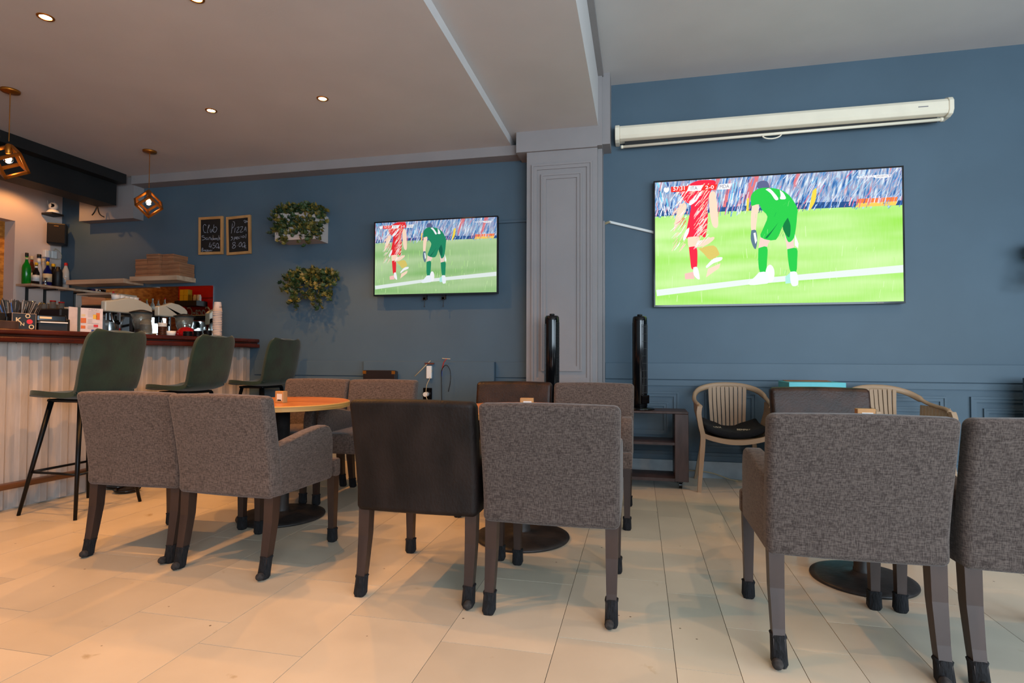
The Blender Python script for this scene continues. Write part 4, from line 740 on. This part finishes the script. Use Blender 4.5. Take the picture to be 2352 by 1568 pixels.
# fridge, seen in the mirror
t = thing('drinks_fridge', 'red drinks fridge with white script lettering, seen only in the mirror', 'fridge', (-6.14, 3.25, 0)); gR = mat('red_fridge_enamel', 'b80c10', .3, emit=0); obj('body', box(-.29, .29, -.3, .3, 0.04, 2.3, .01, 2), gR, t); obj('plinth', box(-.27, .27, -.27, .27, 0, .04), M_black, t); obj('header_seam', box(-.291, .291, .3, .302, 1.85, 1.857), M_black, t)
me = text('Coca-Cola', .2, .35, .004)
xs = [v.co.x for v in me.vertices]; a, b = min(xs), max(xs)
for v in me.vertices: v.co = Vector((.26 - (v.co.x - a) / (b - a) * .52, .304, 1.60 + v.co.y * .95))
link('lettering', me, gWht, t)
obj('side_shelf', box(-.16, .2, .304, .50, 1.73, 1.80), M_black, t)
for k, (dx, dz) in enumerate(((-.10, 0), (-.03, 0), (-.10, .082), (-.03, .082))): tag(obj('yellow_carton', box(-6.14 + dx - .033, -6.14 + dx + .033, 3.25 + .36, 3.25 + .44, 1.80 + dz, 1.88 + dz, .001, 1), G('yellow_carton_card', 'd9b81c', .6)), ('lower yellow carton beside the red fridge', 'lower yellow carton next to the jars, seen in the mirror', 'upper yellow carton nearest the strand board, seen in the mirror', 'upper yellow carton over the jars, seen in the mirror')[k], 'carton', 'yellow cartons on the fridge shelf')
for k in range(2):
    bm = bmesh.new(); lathe(bm, [(.024, 0), (.027, .01), (.027, .065), (.022, .075), (.022, .09), (.001, .09)], seg=16); tag(obj('small_jar', bm, (gBeige, gWht)[k], loc=(-6.06 + .065 * k, 3.64, 1.80), smooth=True), ('cream jar beside the yellow cartons, seen in the mirror', 'white jar at the end of the fridge shelf, seen in the mirror')[k], 'jar', 'jars on the fridge shelf')
# espresso machines
def espresso(label, y0, y1):
    t = thing('espresso_machine', label, 'coffee machine', (-4.72, (y0 + y1) / 2, 1.16), group='ivory topped coffee machines behind the bar'); h = (y1 - y0) / 2
    bm = bmesh.new(); prism(bm, [(-h, .27), (-h, .365), (-h * .55, .385), (-h * .1, .415), (h * .4, .405), (h * .8, .375), (h, .345), (h, .22), (h * .9, .22), (h * .9, .27)], 0.045, .10, 'x', .012, 3); obj('top_shell', bm, M_hood, t)
    obj('hood_rear', box(-.2, .045, -h + .02, h - .04, .28, .335, .01, 1), M_mplast, t); obj('base', box(-.2, .09, -h, h, 0, .10, .01, 1), M_chrome, t); obj('back_panel', box(-.17, -.15, -h + .02, h - .02, .1, .27), M_chrome, t)
    for yy in (-h + .16, h - .02): obj('post', box(.06, .085, yy - .008, yy + .008, .1, .27), M_chrome, t)
    bm = bmesh.new(); cyl(bm, (0, -h * .45, .2), .035, .035, .07, 18); bm2 = bm; tube(bm, [(0, -h * .45, .20), (.13, -h * .45 - .03, .17)], .012, 8, .015); obj('group_head', bm, M_bplast, t)
    bm = bmesh.new(); tube(bm, [(.08, -h * .7, .26), (.10, -h * .7, .2), (.12, -h * .62, .12)], .006, 8); obj('steam_wand', bm, M_chrome, t, smooth=True)
    return t
espresso('ivory topped coffee machine behind the first bar stool', 4.10, 4.60); espresso('ivory topped coffee machine nearest the red reflection', 4.67, 5.04)
# hoppers of the grinders, clear with dark lids
for y, l in ((4.30, 'clear bean hopper with a dark lid in front of the left coffee machine'), (4.80, 'clear bean hopper with a dark lid in front of the right coffee machine')):
    t = thing('coffee_grinder', l, 'coffee grinder', (-4.44, y, 1.215), group='coffee grinders on the bar'); bm = bmesh.new(); lathe(bm, [(.05, .06), (.07, .12), (.086, .215), (.083, .215), (.067, .122), (.047, .062)], seg=26); obj('hopper', bm, mat('clear_smoky_plastic', 'd8dcd4', .05, trans=.9), t, smooth=True)
    bm = bmesh.new(); lathe(bm, [(.094, .212), (.098, .218), (.06, .232), (.02, .242), (.001, .244)], seg=26); obj('lid', bm, M_mplast, t, smooth=True)
    bm = bmesh.new(); lathe(bm, [(.05, 0), (.06, .01), (.055, .06), (.045, .07), (.001, .07)], seg=20); obj('motor_body', bm, M_mplast, t, smooth=True)
# stacked lids and cups on the bar
ZB = 1.215; ORD = [w_ + ' from the bottom' for w_ in 'first second third fourth fifth sixth seventh eighth ninth tenth eleventh twelfth thirteenth fourteenth fifteenth sixteenth seventeenth eighteenth'.split()]
def stack(name, label, cat, loc, n, dz, prof, m, group, top=None):
    for k in range(n):
        bm = bmesh.new(); lathe(bm, prof, seg=20); o = obj(name, bm, m if not (top and k >= n - 3) else top, loc=(loc[0] + rg.uniform(-.0015, .0015), loc[1] + rg.uniform(-.0015, .0015), loc[2] + k * dz), smooth=True); tag(o, label, cat, group)
cup_me = bpy.data.meshes.new('paper_cup'); bm = bmesh.new(); lathe(bm, [(.0435, 0), (.0455, .003), (.0435, .007), (.042, .006), (.032, .098), (.0315, .1), (.001, .1)], seg=26); bm.to_mesh(cup_me); bm.free(); cup_me.materials.append(mat('white_paper_cup', 'c8bebb', .6, var=.02))
for p in cup_me.polygons: p.use_smooth = True
for k in range(16):
    o = bpy.data.objects.new('paper_cup', cup_me); COL.objects.link(o); o.location = (-4.09 + rg.uniform(-.001, .001), 4.84 + rg.uniform(-.001, .001), ZB + k * .0172)
    tag(o, 'topmost white paper cup of the tall upturned stack' if k == 15 else 'white paper cup, %s in the upturned stack at the counter end' % ORD[k], 'cup', 'upturned stack of white paper cups')
    if k == 15:
        lo = bpy.data.objects.new('print', text('cafe', .03, .2)); COL.objects.link(lo); lo.data.materials.append(M_mplast); lo.parent = o; lo.location = (.036, -.022, .045); lo.rotation_euler = (R(84), 0, R(75)); lo.scale = (.8, .8, .8)
for k in range(9):
    bm = bmesh.new(); lathe(bm, [(.048, 0), (.05, .004), (.046, .006), (.044, .025), (.034, .045), (.014, .056), (.001, .057)], seg=22); tag(obj('dome_lid', bm, MATS['clear_smoky_plastic'], loc=(-4.25, 4.165 + .004 * sin(k * .5), ZB + k * .0115), smooth=True), 'clear plastic dome lid, %s in the nested stack on the bar' % ORD[k], 'lid', 'stack of clear dome lids')
for k in range(18):
    tag(obj('flat_lid', (lambda b: (lathe(b, [(.036, 0), (.037, .004), (.034, .006), (.001, .006)], seg=20), b)[1])(bmesh.new()), M_white if k > 12 else gBrown if k % 2 else M_mplast, loc=(-4.24, 4.33, ZB + k * .0068), smooth=True), '%s flat cup lid, %s in the stack right of the dome lids' % ('white' if k > 12 else 'dark', ORD[k]), 'lid', 'stack of flat cup lids')
for y, nn, l in ((4.50, 5, 'leftmost'), (4.62, 6, 'middle'), (4.75, 7, 'rightmost')):
    for k in range(nn): tag(obj('sip_through_lid', (lambda b: (lathe(b, [(.04, 0), (.042, .005), (.037, .01), (.001, .01)], seg=20), b)[1])(bmesh.new()), M_bplast, loc=(-4.12, y, ZB + k * .0105), smooth=True), 'black cup lid, number %d from the bottom of the %s low stack' % (k + 1, l), 'lid', '%s low stack of black lids' % l)
bm = bmesh.new(); lathe(bm, [(.034, 0), (.04, .03), (.042, .05), (.039, .05), (.03, .004), (.001, .004)], seg=20); tag(obj('small_white_tub', bm, gWht, loc=(-4.2, 4.385, ZB), smooth=True), 'small white tub left of the black lids on the bar', 'tub')
bm = bmesh.new(); lathe(bm, [(.075, 0), (.09, .02), (.085, .05), (.06, .085), (.03, .1), (.001, .104)], seg=28); tag(obj('red_dome', bm, mat('glossy_red_lacquer', '8a0a0c', .1), loc=(-4.27, 4.64, ZB), smooth=True), 'glossy red domed container behind the black lids', 'container')
# menu stand
t = thing('menu_stand', 'folded white menu card with food pictures standing on the bar', 'menu', (-4.3, 3.60, ZB), R(64)); 
obj('right_page', box(0, .15, -.004, 0, 0.0, .20), mat('printed_menu_paper', 'c9bfc0', .5, var=.06, vscale=20), t); obj('spine', box(-.016, 0, -.012, -.0, 0, .203), mat('green_spine', '2b3a30', .5), t)
bm = bmesh.new(); bx(bm, -.10, -.016, -.004, 0, 0, .2); bmesh.ops.rotate(bm, verts=bm.verts, matrix=Matrix.Rotation(R(35), 3, 'Z'), cent=(-.016, 0, 0)); obj('left_page', bm, MATS['printed_menu_paper'], t)
for (a, b, c, d, m) in ((.006, .036, .035, .06, gOr), (.004, .04, .08, .12, gOr), (.008, .034, .13, .15, gBeige), (.085, .11, .115, .15, gYel), (.105, .13, .11, .165, gOr), (.09, .12, .05, .07, gRed), (.075, .095, .01, .03, gNavy), (.105, .12, .01, .03, gNavy)): obj('picture', box(a, b, -.0052, -.004, c, d), m, t)
for k in range(14):
    if k in (8, 3): continue
    obj('text_line', box(.05, .05 + (.03 if 5 <= k <= 9 else rg.uniform(.05, .085)), -.005, -.004, .035 + k * .0105, .0375 + k * .0105), M_grey, t)
fit_text('MENU', .055, .125, .18, .195, -.0052, t, M_grey)
# stationery / straws
t = thing('condiment_box', 'black acrylic box with large pale letters and a red circle on the bar', 'box', (-4.17, 3.09, ZB), R(68))
obj('box_body', box(-.068, .068, 0, .10, 0, .115, .002, 1), M_mplast, t)
bm = bmesh.new()
for q in ((-.066, .066, .113, .115), (-.066, -.064, .0, .115), (.064, .066, 0, .115)): bx(bm, q[0], q[1], -.0015, 0, q[2], q[3])
obj('edge', bm, M_wood, t)
for s_, x_, z_, sz in (('O', .005, .082, .03), ('K', -.045, .05, .034), ('R', .0, .03, .0), ('N', -.02, .028, .022), ('O', .025, .006, .032)):
    if sz: fit_text(s_, x_, x_ + sz * .95, z_, z_ + sz, -.002, t, gBeige, bold=.02)
bm = bmesh.new(); cyl(bm, (.03, -.0018, .058), .017, .017, .002, 24, 'y'); obj('red_disc', bm, gRed, t)
obj('slot_cover', box(.08, .25, .0, .12, 0, .055, .002, 1), M_mplast, t); obj('tray', box(.085, .245, -.02, .11, .055, .063), gWht, t); obj('bin', box(.075, .25, .02, .12, .063, .115, .01, 2), M_bplast, t); obj('label_strip', box(.09, .16, .017, .02, .085, .1), gBeige, t)
tag(obj('napkin_holder', box(-4.25, -4.13, 2.86, 3.03, ZB, ZB + .055, .004, 1), M_unit), 'dark napkin holder at the left edge of the bar', 'napkin holder')
tag(obj('black_divider_box', box(-4.36, -4.25, 2.90, 3.03, ZB, ZB + .115, .004, 1), M_mplast), 'black open box behind the napkin holder at the left edge', 'box')
for i in range(46):
    a = i / 45; y0 = 3.02 + .21 * a + rg.uniform(-.01, .01); x0 = -4.27 - rg.random() * .05; lean_ = -.055 + .125 * a + rg.uniform(-.02, .02)
    bm = bmesh.new(); tube(bm, [(x0, y0, ZB + .06), (x0 + rg.uniform(-.02, .02), y0 + lean_, ZB + .21 + rg.uniform(-.02, .012))], .0026, 6)
    m_ = (M_mplast, mat('clear_wrapped_straw', '8c8680', .3), M_mplast, MATS['clear_wrapped_straw'], M_mplast)[i % 5] if i not in (4, 14, 18) else mat('blue_straw', '1f5fb4', .4)
    tag(obj('drinking_straw', bm, m_), 'wrapped straw fanned out of the dark holder on the bar' if i not in (4, 14, 18) else 'blue straw among the wrapped ones on the bar', 'straw', 'straws fanned out on the bar' if i not in (4, 14, 18) else 'blue straws on the bar')
tag(obj('straw_holder', box(-4.345, -4.25, 3.035, 3.27, ZB, ZB + .09, .004, 1), M_mplast), 'dark box holding the fanned straws behind the lettered box', 'box')
bm = bmesh.new(); lathe(bm, [(.018, 0), (.02, .07), (.021, .09), (.001, .09)], seg=16); tag(obj('spice_shaker', bm, gBrown, loc=(-4.14, 3.33, ZB), smooth=True), 'small brown shaker with a red top right of the lettered box', 'shaker')
tag(obj('card_terminal', box(-4.34, -4.27, 3.36, 3.50, ZB, ZB + .10, .008, 2), M_mplast), 'black upright tablet between the shaker and the menu', 'tablet')
bm = bmesh.new(); bx(bm, -.09, .09, -.003, .003, 0, .14); bmesh.ops.rotate(bm, verts=bm.verts, matrix=Matrix.Rotation(R(-18), 3, 'X'), cent=(0, 0, 0)); o = obj('cardboard_sheet', bm, M_card, loc=(-4.95, 4.28, 1.45)); o.rotation_euler = (0, 0, R(60)); tag(o, 'tilted sheet of brown cardboard above the menu card', 'cardboard')
o2 = tag(obj('storage_crate', box(-5.4, -4.93, 3.95, 4.5, 1.16, 1.45, .01, 1), M_black), 'dark machine casing under the stacked white cups and cardboard', 'machine')
for i in range(9):
    bm = bmesh.new(); lathe(bm, [(.022, 0), (.034, .008), (.04, .05), (.037, .05), (.03, .01), (.001, .01)], seg=18); tag(obj('coffee_cup', bm, gWht, loc=(-4.88 - .07 * (i % 2), 4.30 + .045 * i if i < 4 else 4.18 + .085 * (i - 3), 1.45 if i < 4 else 1.45), smooth=True) if i < 4 else obj('coffee_cup', bm, gWht, loc=(-4.86, 4.22 + .05 * i, 1.56 if i > 5 else 1.565), smooth=True), 'white coffee cup in the row on the coffee machines', 'cup', 'white coffee cups on the machines')
for (y, h, c1, c2), wh in zip(((4.86, .17, gClear, gRed), (4.93, .15, gClear, gOr), (4.99, .15, gClear, gWht), (5.05, .14, gClear, gYel), (5.12, .13, gClear, gRed)), ('with a red cap, leftmost', 'with an orange cap', 'with a white cap', 'with a yellow cap', 'with a red cap, rightmost')):
    bottle('small clear syrup bottle %s in the row before the mirror' % wh, -5.42 + (5 - y) * .3, y, 1.54, h, .022, .008, c1, None, c2, gWht, .55, group='small bottles before the mirror')
tag(obj('ledge_shelf', box(-5.75, -5.2, 4.78, 5.185, 1.505, 1.54), M_wood), 'narrow wooden ledge before the mirror carrying small bottles', 'shelf'); tag(obj('shelf_support', box(-5.7, -5.46, 4.85, 5.18, 0, 1.505), M_unit), 'dark cabinet under the mirror ledge', 'cabinet')

# ================================================================== RIGHT SIDE
def shelf_unit(label, x0, x1, y0, y1, legs=True):
    t = thing('shelf_unit', label, 'shelf unit', ((x0 + x1) / 2, (y0 + y1) / 2, 0)); cx, cy = (x0 + x1) / 2, (y0 + y1) / 2; a, b, c, d = x0 - cx, x1 - cx, y0 - cy, y1 - cy
    obj('side_panel', box(b - .105, b, c, d, .06, .592, .003, 1), M_unit, t); obj('side_panel', box(a, a + .105, c, d, .06, .592, .003, 1), M_unit, t); obj('top_panel', box(a, b, c, d, .592, .61, .004, 1), M_unit, t)
    obj('shelf', box(a + .105, b - .105, c + .005, d, .345, .365), M_unit, t); obj('bottom_panel', box(a + .105, b - .105, c, d, .06, .085), M_unit, t)
    for sx in (a + .06, b - .06):
        for sy in (c + .05, d - .05):
            bm = bmesh.new(); cyl(bm, (sx - .012, sy, .0285), .027, .027, .024, 16, 'x'); bx(bm, sx - .018, sx + .018, sy - .018, sy + .018, .045, .06); obj('castor', bm, M_bplast, t)
    return t
shelf_unit('low dark shelf unit on castors carrying the right tower fan', -.28, .378, 4.66, 4.96); shelf_unit('dark shelf unit hidden behind the armchairs carrying the left tower fan', -.98, -.43, 4.45, 4.75)
def fan(label, loc, rz):
    t = thing('tower_fan', label, 'fan', loc, rz, 'black tower fans')
    bm = bmesh.new(); lathe(bm, [(.115, 0), (.12, .006), (.112, .014), (.06, .022), (.001, .024)], seg=36); obj('base', bm, M_bplast, t, smooth=True)
    bm = bmesh.new(); lathe(bm, [(.056, .022), (.06, .03), (.06, .73), (.058, .755), (.05, .768), (.001, .772)], seg=32); obj('body', bm, M_bplast, t, smooth=True)
    bm = bmesh.new()
    for k in range(46): lathe(bm, [(.0605, .14 + k * .0125), (.0618, .143 + k * .0125), (.0618, .146 + k * .0125), (.0605, .149 + k * .0125)], seg=24)
    for v in list(bm.verts):
        pass
    bmesh.ops.delete(bm, geom=[v for v in bm.verts if v.co.y < .028], context='VERTS'); obj('rear_vents', bm, M_mplast, t)
    bm = bmesh.new()
    for k in range(7): xx = -.036 + k * .012; yy = -sqrt(.0625 ** 2 - xx ** 2); tube(bm, [(xx, yy, .13), (xx, yy, .70)], .0012, 5)
    for k in range(10): z = .14 + k * .06; tube(bm, [(.0625 * sin(a), -.0625 * cos(a), z) for a in [-.62 + j * .155 for j in range(9)]], .0014, 5)
    obj('front_grille', bm, mat('grille_grey', '3a3c3e', .3), t); bm = bmesh.new(); lathe(bm, [(.02, .772), (.022, .78), (.018, .785), (.001, .786)], seg=20); obj('control_knob', bm, M_mplast, t, smooth=True)
    bm = bmesh.new(); bx(bm, -.045, .045, -.064, -.045, .05, .12, .006, 2); obj('chrome_band', bm, M_bplast, t)
fan('black tower fan standing on the low shelf unit under the large television', (.006, 4.81, .61), R(50)); fan('black tower fan in front of the grey pillar', (-.70, 4.62, .61), R(-80))
# plastic armchairs
def plastic_chair(label, loc, rz):
    t = thing('plastic_armchair', label, 'chair', loc, rz, 'beige plastic armchairs by the right wall')   # faces -y
    # hoop: back arch flowing into the arms
    H = [(-.255, -.22, .655), (-.272, -.16, .672), (-.280, -.06, .682), (-.280, .04, .70), (-.265, .12, .735), (-.22, .18, .772), (-.12, .215, .800), (0, .225, .808)]; H = H + [(-a, b, c) for a, b, c in reversed(H[:-1])]
    hp = smooth_pts(H, 4); bm = bmesh.new(); rings = []
    for i, p in enumerate(hp):
        d = (hp[min(i + 1, len(hp) - 1)] - hp[max(i - 1, 0)]).normalized(); side = d.cross(Vector((0, 0, 1))).normalized(); up = side.cross(d); k = abs(p.x) / .28; wv = .017; hv = .024 if p.y > .1 else .014
        rings.append([p + side * wv * cos(a) + up * hv * sin(a) for a in [j * pi / 5 for j in range(10)]])
    loft(bm, rings); obj('hoop', bm, M_beige, t, smooth=True)
    n = 9
    for k in range(n):
        x = -.137 + k * .0343; zt = .80 - .35 * x * x; yb = .218 - 1.0 * x * x; bm = bmesh.new()
        secs = [[(x * s_ - wd, yy - .006, z), (x * s_ + wd, yy - .006, z), (x * s_ + wd, yy + .006, z), (x * s_ - wd, yy + .006, z)] for s_, wd, yy, z in ((.9, .0115, .165, .43), (.94, .0125, .185 , .55), (.98, .0135, .205 - .4 * x * x, .68), (1, .0145, yb, zt))]; loft(bm, secs); obj('back_slat', bm, M_beige, t)
    bm = bmesh.new(); rbox(bm, (0, -.02, .425), (.47, .42, .022), .01, 6, lambda q: (q.x, q.y, q.z - .03 * cos(q.x / .235 * pi / 2))); obj('seat', bm, M_beige, t, smooth=True)
    for s in (-1, 1):
        for k in range(9):
            y_ = -.18 + k * .034; bm = bmesh.new(); xo = s * (.272 if k > 1 else .265)
            loft(bm, [[(xx - .004, y_ - .013, z), (xx + .004, y_ - .013, z), (xx + .004, y_ + .013, z), (xx - .004, y_ + .013, z)] for xx, z in ((s * .225, .43), (s * .25, .52), (xo, .60), (s * .276, .68))]); obj('arm_slat', bm, M_beige, t)
        bm = bmesh.new(); p = smooth_pts([(s * .262, -.225, .66), (s * .270, -.235, .60), (s * .255, -.232, .50), (s * .24, -.225, .42), (s * .252, -.235, .25), (s * .272, -.25, 0)], 4)
        loft(bm, [[(q.x - a, q.y - a, q.z), (q.x + a, q.y - a, q.z), (q.x + a, q.y + a, q.z), (q.x - a, q.y + a, q.z)] for q, a in [(q, .018 - .005 * max(0, (.3 - q.z) / .3)) for q in p]]); obj('leg', bm, M_beige, t, smooth=False)
        bm = bmesh.new(); loft(bm, [sq(s * .25, .27, 0, .013), sq(s * .215, .19, .25, .016), sq(s * .19, .15, .43, .018)]); obj('leg', bm, M_beige, t)
    bm = bmesh.new(); p = smooth_pts([(-.25, -.225, .44), (-.18, -.235, .415), (-.08, -.24, .395), (0, -.242, .39), (.08, -.24, .395), (.18, -.235, .415), (.25, -.225, .44)], 4); loft(bm, [[(q.x, q.y - .012, q.z - .018), (q.x, q.y + .012, q.z - .018), (q.x, q.y + .012, q.z + .018), (q.x, q.y - .012, q.z + .018)] for q in p]); obj('apron', bm, M_beige, t, smooth=False)
    return t
plastic_chair('beige plastic armchair with slatted back and black cushion left of the leather chair', (.722, 4.86, 0), 0); plastic_chair('beige plastic armchair turned towards the right behind the large grey chair', (1.86, 4.78, 0), R(12))
bm = bmesh.new(); rbox(bm, (0, 0, 0), (.45, .40, .05), .024, 8, lambda q: (q.x, q.y + .0, q.z + .06 * (abs(q.x) / .225) ** 2 + .03 * max(0, q.y / .2) ** 2 * (1 if abs(q.x) > .1 else .4))); o = obj('seat_cushion', bm, M_cush, loc=(.722, 4.84, .438), smooth=True); tag(o, 'black seat cushion with small pale lettering on the left plastic armchair', 'cushion')
fit_text('SEMPRE', .02, .12, .035, .047, -.13, o, gBeige, bold=.01); fit_text('VIVA', -.15, -.09, .045, .057, -.10, o, gBeige)
t = thing('turquoise_carton', 'tall turquoise cardboard box with an open flap behind the brown leather chair', 'box', (1.295, 4.78, 0), R(4)); obj('carton', box(-.20, .20, -.13, .13, 0, .855, .002, 1), M_teal, t); bm = bmesh.new(); bx(bm, -.17, .16, -.10, .12, .858, .861); bmesh.ops.rotate(bm, verts=bm.verts, matrix=Matrix.Rotation(R(4), 3, 'X'), cent=(0, .1, .858)); obj('flap', bm, M_card, t)
tag(obj('dark_panel', box(2.80, 3.35, 4.95, 4.98, 0, .895, .003, 1), mat('dark_teal_board', '25333c', .3)), 'dark teal upright board at the right edge of the photo', 'board')
# sockets, cables on the left dado
t = thing('wall_socket', 'black double socket with a round white plug below the small television', 'socket', (-1.975, 5.12, .63)); obj('plate', box(-.045, .045, -.01, 0, 0, .11, .004, 1), M_bplast, t)
bm = bmesh.new(); cyl(bm, (-.005, -.055, .05), .022, .022, .045, 18, 'y'); obj('plug', bm, gWht, t)
bm = bmesh.new(); tube(bm, smooth_pts([(0, -.05, .06), (.01, -.05, .14), (.03, -.03, .2), (.05, -.02, .28)], 6), .0035, 6); tube(bm, smooth_pts([(0, -.05, .05), (.02, -.06, .0), (.06, -.05, -.05)], 6), .0035, 6); tube(bm, [(-.12, -.03, .22), (.03, -.01, .37)], .004, 6); obj('white_cable', bm, M_cord, t, smooth=True)
t = thing('signal_box', 'small white wall box above the black socket with coloured cables beside it', 'wall box', (-1.955, 5.12, .83)); obj('cover', box(-.025, .025, -.03, 0, 0, .12, .003, 1), gWht, t); obj('dark_hook', box(-.045, .045, -.02, 0, .135, .15), gBrown, t)
for nm, pts, m in (('black_cable', [(.13, -.02, -.25), (.125, -.02, 0), (.13, -.03, .08), (.18, -.05, .13), (.22, -.05, .08), (.225, -.05, -.02), (.205, -.05, -.12)], M_mplast), ('red_cable', [(.13, -.02, .08), (.15, -.03, .15), (.18, -.03, .19)], gRed), ('cable_tip', [(.135, -.03, .192), (.215, -.03, .187)], gBeige), ('blue_cable', [(.128, -.02, .02), (.13, -.02, .09)], gNavy)):
    bm = bmesh.new(); tube(bm, smooth_pts(pts, 6), .0035, 6); obj(nm, bm, m, t, smooth=True)
t = thing('menu_folders', 'stack of black menu folders with gold corners behind the taupe chair', 'menu folders', (-2.44, 5.07, .81))
for k in range(3): obj('folder', box(-.165, .165, -.04 + k * .025, -.018 + k * .025, -.05, .095 - k * .004, .003, 1), mat('black_leatherette', '1c1210', .4), t)
for s in (-1, 1): obj('gold_corner', box(s * .15 - .018, s * .15 + .018, -.0415, -.04, .06, .09), M_gold, t)
bm = bmesh.new(); tube(bm, smooth_pts([(.40, 5.15, .06), (.5, 5.14, .062), (.62, 5.12, .05), (.78, 5.09, .006), (1.0, 5.08, .005), (1.3, 5.1, .005)], 6), .005, 8); tag(obj('floor_cable', bm, M_cord, smooth=True), 'beige cable running along the skirting behind the plastic armchair', 'cable')
